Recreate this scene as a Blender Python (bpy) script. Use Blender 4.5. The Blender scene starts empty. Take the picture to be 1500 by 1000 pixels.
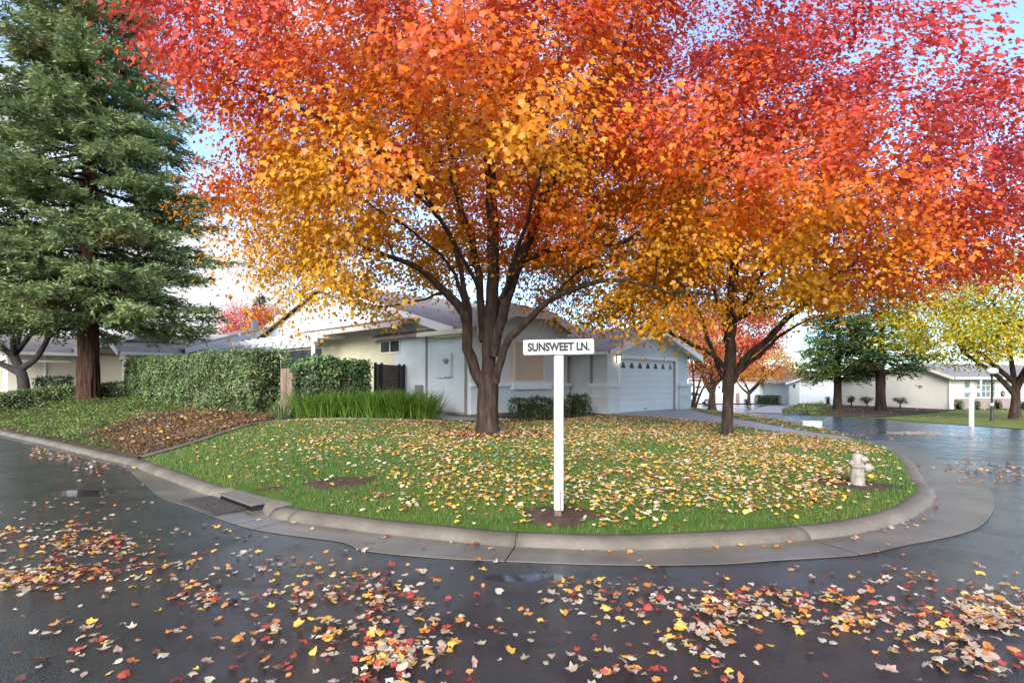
import bpy, bmesh, math, random
import numpy as np
from mathutils import Vector, Matrix, noise as mnoise
from mathutils.geometry import delaunay_2d_cdt

S = bpy.context.scene
COL = S.collection
random.seed(7)
RNG = np.random.default_rng(7)
R = math.radians

# ------------------------------------------------------------------ camera
F, H, HOR = 840.0, 1.7, 560.0          # focal length in photo pixels, eye height, horizon row
cam_d = bpy.data.cameras.new('camera')
cam = bpy.data.objects.new('camera', cam_d)
COL.objects.link(cam)
cam.location = (0, 0, H)
cam.rotation_euler = (R(90), 0, 0)
cam_d.sensor_width = 36
cam_d.lens = F / 1500 * 36
cam_d.shift_y = (HOR - 500) / 1500
cam_d.clip_start = 0.05
cam_d.clip_end = 3000
S.camera = cam

# ------------------------------------------------------------------ sky, sun, exposure
SUN_EL, SUN_AZ = 24.0, 192.0
world = bpy.data.worlds.new('World')
S.world = world
world.use_nodes = True
wt = world.node_tree
wt.nodes.clear()
wN = lambda t: wt.nodes.new(t)
out = wN('ShaderNodeOutputWorld')
bg = wN('ShaderNodeBackground')
bg.inputs['Strength'].default_value = 0.15
sky = wN('ShaderNodeTexSky')
sky.sky_type = 'NISHITA'
sky.sun_disc = False
sky.sun_elevation = R(SUN_EL)
sky.sun_rotation = R(SUN_AZ)
sky.air_density = 1.0
sky.dust_density = 0.2
sky.ozone_density = 2.5
tc = wN('ShaderNodeTexCoord')
mp = wN('ShaderNodeMapping')
mp.inputs['Scale'].default_value = (1.0, 1.0, 1.9)
mp.inputs['Location'].default_value = (0.35, 0.1, 0.55)
wt.links.new(tc.outputs['Generated'], mp.inputs['Vector'])
nz = wN('ShaderNodeTexNoise')
nz.inputs['Scale'].default_value = 1.7
nz.inputs['Detail'].default_value = 9
nz.inputs['Roughness'].default_value = 0.55
wt.links.new(mp.outputs['Vector'], nz.inputs['Vector'])
rp = wN('ShaderNodeValToRGB')
rp.color_ramp.elements[0].position = 0.44
rp.color_ramp.elements[1].position = 0.60
rp.color_ramp.elements[0].color = (0.22, 0.22, 0.22, 1)
wt.links.new(nz.outputs['Fac'], rp.inputs['Fac'])
mx = wN('ShaderNodeMix')
mx.data_type = 'RGBA'
mx.inputs['B'].default_value = (2.08, 2.08, 2.08, 1)
wt.links.new(rp.outputs['Color'], mx.inputs['Factor'])
tint = wN('ShaderNodeMix')
tint.data_type = 'RGBA'
tint.blend_type = 'MULTIPLY'
tint.inputs['Factor'].default_value = 1.0
tint.inputs['B'].default_value = (0.60, 0.79, 0.96, 1)
wt.links.new(sky.outputs['Color'], tint.inputs['A'])
wt.links.new(tint.outputs['Result'], mx.inputs['A'])
wt.links.new(mx.outputs['Result'], bg.inputs['Color'])
wt.links.new(bg.outputs['Background'], out.inputs['Surface'])

sun_d = bpy.data.lights.new('sun', 'SUN')
sun_d.energy = 2.45
sun_d.angle = R(30)
sun_d.color = (1.0, 0.95, 0.89)
sun = bpy.data.objects.new('sun', sun_d)
COL.objects.link(sun)
_d = Vector((math.sin(R(SUN_AZ)) * math.cos(R(SUN_EL)), math.cos(R(SUN_AZ)) * math.cos(R(SUN_EL)), math.sin(R(SUN_EL))))
sun.rotation_euler = _d.to_track_quat('Z', 'Y').to_euler()
sun.location = _d * 60

vs = S.view_settings
vs.view_transform = 'Standard'
vs.look = 'None'
vs.exposure = 1.75
vs.gamma = 1
vs.use_curve_mapping = False
S.cycles.max_bounces = 10
S.cycles.diffuse_bounces = 5
S.cycles.transmission_bounces = 5
S.cycles.use_denoising = True

# ------------------------------------------------------------------ materials
MATS = {}
def newmat(name):
    m = bpy.data.materials.new(name)
    m.use_nodes = True
    return m, m.node_tree.nodes, m.node_tree.links, m.node_tree.nodes['Principled BSDF']

def mat(name, c1, c2=None, scale=6.0, rough=0.6, bump=0.0, bscale=40.0, detail=6, spec=0.4, metal=0.0, stretch=(1, 1, 1), c3=None, bdist=0.01, speck=0.0):
    """noise-coloured surface with a fine relief"""
    m, N, L, B = newmat(name)
    B.inputs['Roughness'].default_value = rough
    B.inputs['Specular IOR Level'].default_value = spec
    B.inputs['Metallic'].default_value = metal
    co = N.new('ShaderNodeTexCoord')
    mpn = N.new('ShaderNodeMapping')
    mpn.inputs['Scale'].default_value = stretch
    L.new(co.outputs['Object'], mpn.inputs['Vector'])
    if c2 is None:
        B.inputs['Base Color'].default_value = (*c1, 1)
    else:
        n = N.new('ShaderNodeTexNoise')
        n.inputs['Scale'].default_value = scale
        n.inputs['Detail'].default_value = detail
        n.inputs['Roughness'].default_value = 0.62
        L.new(mpn.outputs['Vector'], n.inputs['Vector'])
        r = N.new('ShaderNodeValToRGB')
        r.color_ramp.elements[0].position = 0.32
        r.color_ramp.elements[1].position = 0.68
        r.color_ramp.elements[0].color = (*c1, 1)
        r.color_ramp.elements[1].color = (*c2, 1)
        if c3:
            e = r.color_ramp.elements.new(0.5)
            e.color = (*c3, 1)
        L.new(n.outputs['Fac'], r.inputs['Fac'])
        if speck:
            n3 = N.new('ShaderNodeTexNoise')
            n3.inputs['Scale'].default_value = 130
            n3.inputs['Detail'].default_value = 3
            L.new(mpn.outputs['Vector'], n3.inputs['Vector'])
            mr = N.new('ShaderNodeMapRange')
            mr.inputs['From Min'].default_value = .3
            mr.inputs['From Max'].default_value = .7
            mr.inputs['To Min'].default_value = 1 - speck
            mr.inputs['To Max'].default_value = 1 + speck
            L.new(n3.outputs['Fac'], mr.inputs['Value'])
            vm = N.new('ShaderNodeVectorMath')
            vm.operation = 'SCALE'
            L.new(r.outputs['Color'], vm.inputs[0])
            L.new(mr.outputs['Result'], vm.inputs['Scale'])
            L.new(vm.outputs['Vector'], B.inputs['Base Color'])
        else:
            L.new(r.outputs['Color'], B.inputs['Base Color'])
    if bump:
        n2 = N.new('ShaderNodeTexNoise')
        n2.inputs['Scale'].default_value = bscale
        n2.inputs['Detail'].default_value = 5
        L.new(mpn.outputs['Vector'], n2.inputs['Vector'])
        b = N.new('ShaderNodeBump')
        b.inputs['Strength'].default_value = bump
        b.inputs['Distance'].default_value = bdist
        L.new(n2.outputs['Fac'], b.inputs['Height'])
        L.new(b.outputs['Normal'], B.inputs['Normal'])
    MATS[name] = m
    return m

def leafmat(name, transl=0.35, gloss=0.06, rough=0.35, bright=1.0):
    """thin leaf: colour attribute, light passes through"""
    m, N, L, B = newmat(name)
    N.remove(B)
    o = N['Material Output']
    a = N.new('ShaderNodeAttribute')
    a.attribute_name = 'col'
    d = N.new('ShaderNodeBsdfDiffuse')
    t = N.new('ShaderNodeBsdfTranslucent')
    g = N.new('ShaderNodeBsdfGlossy')
    g.inputs['Roughness'].default_value = rough
    g.inputs['Color'].default_value = (0.9, 0.9, 0.9, 1)
    m1 = N.new('ShaderNodeMixShader')
    m1.inputs[0].default_value = transl
    m2 = N.new('ShaderNodeMixShader')
    m2.inputs[0].default_value = gloss
    L.new(a.outputs['Color'], d.inputs['Color'])
    L.new(a.outputs['Color'], t.inputs['Color'])
    L.new(d.outputs[0], m1.inputs[1])
    L.new(t.outputs[0], m1.inputs[2])
    L.new(m1.outputs[0], m2.inputs[1])
    L.new(g.outputs[0], m2.inputs[2])
    L.new(m2.outputs[0], o.inputs['Surface'])
    MATS[name] = m
    return m

M_leaf = leafmat('maple_leaf', 0.45, 0.025, 0.5)
M_green = leafmat('green_leaf', 0.28, 0.035, 0.45)
M_needle = leafmat('needle', 0.35, 0.03, 0.5)
M_grass = leafmat('grass_blade', 0.35, 0.05, 0.45)
M_fall = leafmat('fallen_leaf', 0.12, 0.07, 0.3)

M_stucco = mat('stucco_blue', (0.53, 0.595, 0.62), (0.63, 0.695, 0.715), 1.1, 0.85, 0.8, 26, spec=0.2, bdist=0.03)
M_tan_and_yellow_light = mat('tan_and_yellow_light', (0.50, 0.47, 0.33), (0.58, 0.54, 0.39), 1.3, 0.85, 0.5, 22, spec=0.2, bdist=0.02)  # tan soffit, and the yellow light under the patio cover as wall colour
M_stucco_grey = mat('stucco_grey', (0.54, 0.545, 0.54), (0.61, 0.615, 0.61), 1.6, 0.85, 0.55, 22, spec=0.2, bdist=0.02)
M_beige = mat('beige_wall', (0.58, 0.53, 0.43), (0.66, 0.61, 0.50), 1.0, 0.85, 0.4, 20, spec=0.2)
M_pale = mat('pale_wall', (0.60, 0.57, 0.50), (0.68, 0.65, 0.58), 0.6, 0.85, 0.3, 18, spec=0.2)
M_white = mat('white_paint', (0.74, 0.74, 0.74), (0.82, 0.82, 0.82), 2.0, 0.5, 0.1, 30)
M_cream = mat('cream_paint', (0.66, 0.62, 0.50), (0.72, 0.68, 0.56), 2.0, 0.5, 0.1, 30)
M_pinktrim = mat('pinkish_trim', (0.60, 0.52, 0.47), (0.67, 0.58, 0.53), 2.0, 0.6, 0.1, 30)
M_doorblue = mat('door_paint', (0.64, 0.71, 0.75), (0.69, 0.755, 0.79), 3.0, 0.45, 0.08, 60)
M_teal = mat('grey_green_siding', (0.42, 0.48, 0.47), (0.47, 0.53, 0.52), 2.0, 0.7, 0.2, 30)
M_glass = mat('window_glass', (0.03, 0.04, 0.045), (0.06, 0.075, 0.08), 1.5, 0.06, spec=0.8)
M_glass_teal = mat('window_glass_pale', (0.16, 0.24, 0.25), (0.08, 0.13, 0.14), 1.2, 0.06, spec=0.8)
M_blind = mat('tan_blind', (0.50, 0.38, 0.28), (0.54, 0.42, 0.31), 3.0, 0.7)
M_dark = mat('black_paint', (0.012, 0.013, 0.015), (0.02, 0.02, 0.022), 8, 0.5, 0.1, 40)
M_metal = mat('galvanised_grey', (0.22, 0.23, 0.23), (0.30, 0.31, 0.31), 8, 0.5, 0.1, 40, metal=0.3)
M_steel = mat('steel_plate', (0.13, 0.12, 0.105), (0.185, 0.17, 0.15), 12, 0.6, 0.3, 60, metal=0.1)
M_rust = mat('rusty_iron', (0.05, 0.043, 0.04), (0.105, 0.09, 0.083), 20, 0.6, 0.4, 60, metal=0.3)
M_concrete = mat('concrete', (0.10, 0.085, 0.066), (0.185, 0.158, 0.123), 1.4, 0.55, 0.35, 90, detail=9, spec=0.35, bdist=0.004, c3=(0.145, 0.124, 0.097), speck=.35)
M_gutter = mat('gutter_concrete', (0.085, 0.075, 0.06), (0.18, 0.158, 0.128), 0.9, 0.33, 0.3, 90, detail=9, spec=0.5, bdist=0.004, c3=(0.13, 0.114, 0.092), speck=.35)
M_drive = mat('driveway_concrete', (0.24, 0.235, 0.225), (0.33, 0.32, 0.30), 1.3, 0.42, 0.2, 80, spec=0.4)
M_soil = mat('soil', (0.045, 0.03, 0.022), (0.10, 0.065, 0.045), 5, 0.9, 0.8, 25, spec=0.15, bdist=0.03)
M_mulch = mat('mulch', (0.055, 0.036, 0.026), (0.115, 0.078, 0.052), 3, 0.9, 0.9, 18, spec=0.1, bdist=0.04)
M_turf = mat('turf', (0.05, 0.10, 0.018), (0.11, 0.15, 0.03), 3.0, 0.9, 0.9, 60, spec=0.1, bdist=0.03, c3=(0.075, 0.13, 0.022))
M_turf_dry = mat('turf_dry', (0.11, 0.15, 0.035), (0.21, 0.19, 0.06), 1.4, 0.9, 0.8, 30, spec=0.1, bdist=0.03, c3=(0.15, 0.18, 0.045))
M_bark = mat('maple_bark', (0.024, 0.016, 0.013), (0.085, 0.058, 0.047), 5, 0.9, 0.9, 16, spec=0.15, stretch=(2.2, 2.2, 0.45), bdist=0.03, c3=(0.045, 0.031, 0.025))
M_bark_dark = mat('dark_bark', (0.025, 0.022, 0.022), (0.065, 0.058, 0.055), 6, 0.9, 0.8, 16, spec=0.15, stretch=(2, 2, 0.6), bdist=0.03)
M_bark_twig = mat('twig_bark', (0.03, 0.021, 0.017), (0.055, 0.04, 0.032), 8, 0.9, 0.3, 30, spec=0.15)
M_redwood = mat('redwood_bark', (0.028, 0.016, 0.012), (0.15, 0.085, 0.062), 5, 0.95, 1.0, 12, spec=0.06, stretch=(4, 4, 0.25), bdist=0.08, c3=(0.075, 0.040, 0.029))
M_brown = mat('weathered_board', (0.15, 0.105, 0.08), (0.27, 0.20, 0.16), 4, 0.85, 0.5, 20, stretch=(4, 4, 0.3), spec=0.15)
M_brick = mat('pinkish_brick', (0.24, 0.185, 0.175), (0.31, 0.24, 0.225), 9, 0.85, 0.4, 30)
M_carpaint = mat('white_car_paint', (0.72, 0.73, 0.74), None, rough=0.25, spec=0.6)
M_rubber_and_shade = mat('tyre_rubber_and_drain_shade', (0.012, 0.012, 0.012), None, rough=0.8)  # tyres, and the painted shade inside the storm drain
M_redlamp = mat('red_lens', (0.35, 0.01, 0.01), None, rough=0.2)
M_hydrant = mat('worn_cream_paint', (0.14, 0.11, 0.08), (0.33, 0.30, 0.26), 7, 0.6, 0.6, 40, c3=(0.27, 0.245, 0.205))
M_boxgreen = mat('pale_utility_paint', (0.70, 0.76, 0.66), (0.78, 0.82, 0.73), 3, 0.55, 0.1, 30)
M_globe = mat('opal_globe', (0.72, 0.70, 0.70), None, rough=0.3)
M_ink = mat('black_lettering', (0.012, 0.012, 0.014), None, rough=0.6)
M_twigcore = mat('hedge_twigs', (0.03, 0.026, 0.016), (0.06, 0.05, 0.03), 14, 0.95, 0.8, 40, spec=0.05)
M_post = mat('chalky_white_post', (0.34, 0.34, 0.335), (0.53, 0.53, 0.52), 3, 0.55, 0.25, 12, stretch=(5, 5, 0.5))
M_brownpost = mat('stained_post_foot', (0.07, 0.05, 0.04), (0.20, 0.15, 0.11), 20, 0.8, 0.6, 40)
m, N_, L_, B_ = newmat('lit_lamp')
B_.inputs['Emission Color'].default_value = (1, 0.85, 0.6, 1)
B_.inputs['Emission Strength'].default_value = 3
M_lit = m

def shingles(name, c1, c2, ang):
    m, N, L, B = newmat(name)
    B.inputs['Roughness'].default_value = 0.8
    B.inputs['Specular IOR Level'].default_value = 0.25
    co = N.new('ShaderNodeTexCoord')
    mpn = N.new('ShaderNodeMapping')
    mpn.inputs['Rotation'].default_value = (0, 0, ang)
    L.new(co.outputs['Object'], mpn.inputs['Vector'])
    br = N.new('ShaderNodeTexBrick')
    br.inputs['Scale'].default_value = 1.0
    br.inputs['Brick Width'].default_value = 0.30
    br.inputs['Row Height'].default_value = 0.14
    br.inputs['Mortar Size'].default_value = 0.012
    br.inputs['Color1'].default_value = (*c1, 1)
    br.inputs['Color2'].default_value = (*c2, 1)
    br.inputs['Mortar'].default_value = (c1[0] * .5, c1[1] * .5, c1[2] * .5, 1)
    L.new(mpn.outputs['Vector'], br.inputs['Vector'])
    n = N.new('ShaderNodeTexNoise')
    n.inputs['Scale'].default_value = 1.5
    n.inputs['Detail'].default_value = 8
    L.new(co.outputs['Object'], n.inputs['Vector'])
    mxn = N.new('ShaderNodeMix')
    mxn.data_type = 'RGBA'
    mxn.blend_type = 'MULTIPLY'
    mxn.inputs['Factor'].default_value = 0.5
    L.new(br.outputs['Color'], mxn.inputs['A'])
    L.new(n.outputs['Fac'], mxn.inputs['B'])
    L.new(mxn.outputs['Result'], B.inputs['Base Color'])
    b = N.new('ShaderNodeBump')
    b.inputs['Strength'].default_value = 0.5
    b.inputs['Distance'].default_value = 0.02
    L.new(br.outputs['Fac'], b.inputs['Height'])
    b.invert = True
    L.new(b.outputs['Normal'], B.inputs['Normal'])
    return m
M_roof_x = shingles('shingle_rows_along', (0.36, 0.29, 0.275), (0.46, 0.375, 0.36), 0)
M_roof_y = shingles('shingle_rows_across', (0.36, 0.29, 0.275), (0.46, 0.375, 0.36), R(90))
M_roof_grey = shingles('grey_shingle_rows', (0.30, 0.28, 0.285), (0.38, 0.35, 0.36), 0)

def asphalt():
    m, N, L, B = newmat('wet_asphalt')
    co = N.new('ShaderNodeTexCoord')
    def noise(scale, detail=6, rough=0.6):
        n = N.new('ShaderNodeTexNoise')
        n.inputs['Scale'].default_value = scale
        n.inputs['Detail'].default_value = detail
        n.inputs['Roughness'].default_value = rough
        L.new(co.outputs['Object'], n.inputs['Vector'])
        return n
    def ramp(src, p0, p1, v0, v1):
        r = N.new('ShaderNodeMapRange')
        r.inputs['From Min'].default_value = p0
        r.inputs['From Max'].default_value = p1
        r.inputs['To Min'].default_value = v0
        r.inputs['To Max'].default_value = v1
        r.interpolation_type = 'SMOOTHSTEP'
        L.new(src, r.inputs['Value'])
        return r.outputs['Result']
    big = noise(0.32, 5)
    mid = noise(1.7, 6)
    fine = noise(140, 3, 0.7)
    vor = N.new('ShaderNodeTexVoronoi')
    vor.inputs['Scale'].default_value = 95
    L.new(co.outputs['Object'], vor.inputs['Vector'])
    # aggregate colour
    r = N.new('ShaderNodeValToRGB')
    r.color_ramp.elements[0].color = (0.011, 0.012, 0.0135, 1)
    r.color_ramp.elements[1].color = (0.060, 0.063, 0.067, 1)
    r.color_ramp.elements[0].position = 0.35
    r.color_ramp.elements[1].position = 0.75
    L.new(fine.outputs['Fac'], r.inputs['Fac'])
    damp = N.new('ShaderNodeMix')
    damp.data_type = 'RGBA'
    damp.blend_type = 'MULTIPLY'
    damp.inputs['B'].default_value = (0.55, 0.55, 0.57, 1)
    L.new(ramp(mid.outputs['Fac'], 0.42, 0.62, 0, 1), damp.inputs['Factor'])
    L.new(r.outputs['Color'], damp.inputs['A'])
    L.new(damp.outputs['Result'], B.inputs['Base Color'])
    # one standing puddle by the kerb, others from the noise
    def puddle(x, y, rx, ry):
        mpn = N.new('ShaderNodeMapping')
        mpn.inputs['Location'].default_value = (-x / rx, -y / ry, 0)
        mpn.inputs['Scale'].default_value = (1 / rx, 1 / ry, 0)
        L.new(co.outputs['Object'], mpn.inputs['Vector'])
        ln = N.new('ShaderNodeVectorMath')
        ln.operation = 'LENGTH'
        L.new(mpn.outputs['Vector'], ln.inputs[0])
        ad = N.new('ShaderNodeMath')
        ad.operation = 'MULTIPLY_ADD'
        L.new(mid.outputs['Fac'], ad.inputs[0])
        ad.inputs[1].default_value = 1.6
        L.new(ln.outputs['Value'], ad.inputs[2])
        return ramp(ad.outputs[0], 1.45, 1.75, 1, 0)
    p = None
    for a in PUDDLES:
        q = puddle(*a)
        if p is None:
            p = q
        else:
            x = N.new('ShaderNodeMath')
            x.operation = 'MAXIMUM'
            L.new(p, x.inputs[0])
            L.new(q, x.inputs[1])
            p = x.outputs[0]
    wet = ramp(big.outputs['Fac'], 0.35, 0.65, 0.13, 0.27)
    sub = N.new('ShaderNodeMix')
    sub.data_type = 'FLOAT'
    L.new(p, sub.inputs['Factor'])
    L.new(wet, sub.inputs['A'])
    sub.inputs['B'].default_value = 0.03
    L.new(sub.outputs['Result'], B.inputs['Roughness'])
    B.inputs['Specular IOR Level'].default_value = 0.28
    B.inputs['Coat Weight'].default_value = 0.45
    B.inputs['Coat IOR'].default_value = 1.4
    L.new(ramp(mid.outputs['Fac'], 0.35, 0.7, 0.14, 0.36), B.inputs['Coat Roughness'])
    b2_ = N.new('ShaderNodeBump')
    b2_.inputs['Strength'].default_value = 0.22
    b2_.inputs['Distance'].default_value = 0.004
    L.new(vor.outputs['Distance'], b2_.inputs['Height'])
    L.new(b2_.outputs['Normal'], B.inputs['Coat Normal'])
    st = N.new('ShaderNodeMath')
    st.operation = 'MULTIPLY_ADD'
    L.new(p, st.inputs[0])
    st.inputs[1].default_value = -0.64
    st.inputs[2].default_value = 0.65
    b = N.new('ShaderNodeBump')
    b.inputs['Distance'].default_value = 0.006
    L.new(st.outputs[0], b.inputs['Strength'])
    L.new(vor.outputs['Distance'], b.inputs['Height'])
    L.new(b.outputs['Normal'], B.inputs['Normal'])
    return m

# ------------------------------------------------------------------ object helpers
def tag(o, label=None, cat=None, group=None, kind=None):
    if label: o['label'] = label
    if cat: o['category'] = cat
    if group: o['group'] = group
    if kind: o['kind'] = kind
    return o

def thing(name, label, cat, loc=(0, 0, 0), rz=0, group=None):
    o = bpy.data.objects.new(name, None)
    o.empty_display_size = 0.2
    COL.objects.link(o)
    o.location = loc
    o.rotation_euler = (0, 0, rz)
    return tag(o, label, cat, group)

def link(name, me, mt, parent=None, loc=None):
    if mt is not None and not len(me.materials):
        me.materials.append(mt)
    o = bpy.data.objects.new(name, me)
    COL.objects.link(o)
    if parent is not None:
        o.parent = parent
    if loc is not None:
        o.location = loc
    return o

def np_mesh(name, verts, faces, cols=None, smooth=False):
    """faces: (n,k) int array, all the same k"""
    verts = np.asarray(verts, dtype=np.float32)
    faces = np.asarray(faces, dtype=np.int32)
    me = bpy.data.meshes.new(name)
    n, k = faces.shape
    me.vertices.add(len(verts))
    me.vertices.foreach_set('co', verts.ravel())
    me.loops.add(n * k)
    me.loops.foreach_set('vertex_index', faces.ravel())
    me.polygons.add(n)
    me.polygons.foreach_set('loop_start', np.arange(0, n * k, k, dtype=np.int32))
    if smooth:
        me.polygons.foreach_set('use_smooth', np.ones(n, dtype=bool))
    me.update(calc_edges=True)
    if cols is not None:
        a = me.attributes.new('col', 'FLOAT_COLOR', 'POINT')
        c = np.ones((len(verts), 4), dtype=np.float32)
        c[:, :3] = cols
        a.data.foreach_set('color', c.ravel())
    return me

class MB:
    """collects simple shapes into one mesh"""
    def __init__(s):
        s.v, s.f, s.sm = [], [], []
    def add(s, vs_, fs_, smooth=False):
        b = len(s.v)
        s.v += [tuple(p) for p in vs_]
        s.f += [tuple(b + i for i in f) for f in fs_]
        s.sm += [smooth] * len(fs_)
        return s
    def box(s, x0, x1, y0, y1, z0, z1):
        p = [(x, y, z) for z in (z0, z1) for y in (y0, y1) for x in (x0, x1)]
        return s.add(p, [(0, 2, 3, 1), (4, 5, 7, 6), (0, 1, 5, 4), (2, 6, 7, 3), (0, 4, 6, 2), (1, 3, 7, 5)])
    def bar(s, a, b, w, h, up=(0, 0, 1)):
        a, b = Vector(a), Vector(b)
        d = (b - a).normalized()
        sd = d.cross(Vector(up))
        if sd.length < 1e-4: sd = d.cross(Vector((1, 0, 0)))
        sd.normalize()
        u = sd.cross(d)
        p = [q + sd * (i * w / 2) + u * (j * h / 2) for q in (a, b) for i, j in ((-1, -1), (1, -1), (1, 1), (-1, 1))]
        return s.add(p, [(3, 2, 1, 0), (4, 5, 6, 7), (0, 1, 5, 4), (1, 2, 6, 5), (2, 3, 7, 6), (3, 0, 4, 7)])
    def prism(s, poly, ext):
        """poly: 3-D polygon, ext: extrusion vector"""
        n = len(poly)
        e = Vector(ext)
        p = [Vector(q) for q in poly] + [Vector(q) + e for q in poly]
        return s.add(p, [tuple(range(n - 1, -1, -1)), tuple(range(n, 2 * n))] + [(i, (i + 1) % n, n + (i + 1) % n, n + i) for i in range(n)])
    def slab(s, poly, th):
        """thick sheet hanging below a polygon"""
        return s.prism(poly, (0, 0, -th))
    def tube(s, pts, rad, sides=8, cap=True, twist=0.0):
        pts = [Vector(p) for p in pts]
        n = len(pts)
        if not hasattr(rad, '__len__'): rad = [rad] * n
        vs_, fs_ = [], []
        ref = Vector((0.31, 0.95, 0.05))
        for i, p in enumerate(pts):
            d = (pts[min(i + 1, n - 1)] - pts[max(i - 1, 0)])
            d = d.normalized() if d.length > 1e-9 else Vector((0, 0, 1))
            r_ = ref if abs(d.dot(ref)) < 0.95 else Vector((1, 0, 0))
            a = d.cross(r_).normalized()
            b = d.cross(a)
            for k in range(sides):
                t = 2 * math.pi * k / sides + twist
                vs_.append(p + (a * math.cos(t) + b * math.sin(t)) * rad[i])
        for i in range(n - 1):
            for k in range(sides):
                k2 = (k + 1) % sides
                fs_.append((i * sides + k, i * sides + k2, (i + 1) * sides + k2, (i + 1) * sides + k))
        s.add(vs_, fs_, sides > 6)
        if cap:
            s.add([vs_[k] for k in range(sides)], [tuple(range(sides))])
            s.add([vs_[(n - 1) * sides + k] for k in range(sides)], [tuple(range(sides - 1, -1, -1))])
        return s
    def lathe(s, prof, c=(0, 0, 0), sides=16, squash=(1, 1), axis='z'):
        vs_, fs_ = [], []
        for r_, z in prof:
            for k in range(sides):
                t = 2 * math.pi * k / sides
                x, y = r_ * math.cos(t) * squash[0], r_ * math.sin(t) * squash[1]
                q = (x, y, z) if axis == 'z' else ((z, x, y) if axis == 'x' else (x, z, y))
                vs_.append((c[0] + q[0], c[1] + q[1], c[2] + q[2]))
        n = len(prof)
        for i in range(n - 1):
            for k in range(sides):
                k2 = (k + 1) % sides
                fs_.append((i * sides + k, i * sides + k2, (i + 1) * sides + k2, (i + 1) * sides + k))
        return s.add(vs_, fs_, True)
    def mesh(s, name, bevel=0):
        me = bpy.data.meshes.new(name)
        me.from_pydata(s.v, [], s.f)
        me.polygons.foreach_set('use_smooth', s.sm)
        bm = bmesh.new()
        bm.from_mesh(me)
        if bevel:
            bmesh.ops.bevel(bm, geom=[e for e in bm.edges if len(e.link_faces) == 2 and e.calc_face_angle(0) > 0.6], offset=bevel, segments=2, affect='EDGES')
        bmesh.ops.recalc_face_normals(bm, faces=bm.faces)
        bm.to_mesh(me)
        bm.free()
        return me
    def obj(s, name, mt, parent=None, bevel=0, label=None, kind=None):
        o = link(name, s.mesh(name, bevel), mt, parent)
        return tag(o, label, None, None, kind)

# leaf shapes (x across, y from stalk to tip, z = fold)
T_MAPLE = np.array([(0, 0, 0), (.36, .08, .04), (.33, .27, .03), (.50, .55, .07), (.26, .64, .03), (0, 1, .0), (-.26, .64, .03), (-.50, .55, .07), (-.33, .27, .03), (-.36, .08, .04), (0, .40, -.02)], dtype=np.float32)
F_MAPLE = np.array([(10, i, (i + 1) % 10) for i in range(10)])
T_HALF = np.array([(0, 0, 0), (.50, .36, .09), (.22, .55, .03), (0, 1, -.04), (-.22, .55, .03), (-.50, .36, .09)], dtype=np.float32)
F_HALF = np.array([(0, 1, 2, 3), (0, 3, 4, 5)])
T_OVAL = np.array([(0, 0, 0), (.32, .45, .05), (0, 1, -.03), (-.32, .45, .05)], dtype=np.float32)
F_OVAL = np.array([(0, 1, 2, 3)])
T_NEEDLE = np.array([(0, 0, 0), (.13, .35, .0), (0, 1, -.06), (-.13, .35, .0)], dtype=np.float32)
T_BLADE = np.array([(-.5, 0, 0), (.5, 0, 0), (0, 1, 0)], dtype=np.float32)
F_BLADE = np.array([(0, 1, 2)])

def unit(a):
    return a / np.maximum(np.linalg.norm(a, axis=1, keepdims=True), 1e-9)

def frames(nrm, tip):
    nrm = unit(nrm)
    tip = unit(tip - nrm * (tip * nrm).sum(1, keepdims=True))
    return np.cross(tip, nrm), tip, nrm

def scatter_mesh(name, pos, nrm, tip, size, col, T, Fc, width=None):
    x, y, z = frames(nrm, tip)
    size = np.asarray(size).reshape(-1, 1, 1)
    w = size if width is None else np.asarray(width).reshape(-1, 1, 1)
    v = pos[:, None, :] + x[:, None, :] * T[None, :, 0:1] * w + y[:, None, :] * T[None, :, 1:2] * size + z[:, None, :] * T[None, :, 2:3] * size
    n, k = len(pos), len(T)
    f = (np.arange(n) * k)[:, None, None] + Fc[None]
    c = np.repeat(col, k, axis=0)
    return np_mesh(name, v.reshape(-1, 3), f.reshape(-1, Fc.shape[1]), c)

def pick(cols, n, w=None):
    cols = np.array(cols, dtype=np.float32)
    i = RNG.choice(len(cols), n, p=None if w is None else np.array(w) / np.sum(w))
    return cols[i]

def vary(c, amt=0.2):
    return np.clip(c * (1 + RNG.normal(0, amt, (len(c), 1))) * (1 + RNG.normal(0, amt * .35, c.shape)), 0.004, 0.95)

def in_poly(p, poly):
    x, y = p[:, 0], p[:, 1]
    ins = np.zeros(len(p), bool)
    n = len(poly)
    for i in range(n):
        x0, y0 = poly[i][0], poly[i][1]
        x1, y1 = poly[(i + 1) % n][0], poly[(i + 1) % n][1]
        c = ((y0 > y) != (y1 > y)) & (x < (x1 - x0) * (y - y0) / (y1 - y0 + 1e-12) + x0)
        ins ^= c
    return ins

def sample_poly(poly, n):
    a = np.array([(p[0], p[1]) for p in poly])
    lo, hi = a.min(0), a.max(0)
    got = []
    m = 0
    while m < n:
        q = RNG.uniform(lo, hi, (n * 2 + 50, 2))
        q = q[in_poly(q, poly)]
        got.append(q)
        m += len(q)
    return np.concatenate(got)[:n]

def smooth01(t):
    t = np.clip(t, 0, 1)
    return t * t * (3 - 2 * t)

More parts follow.
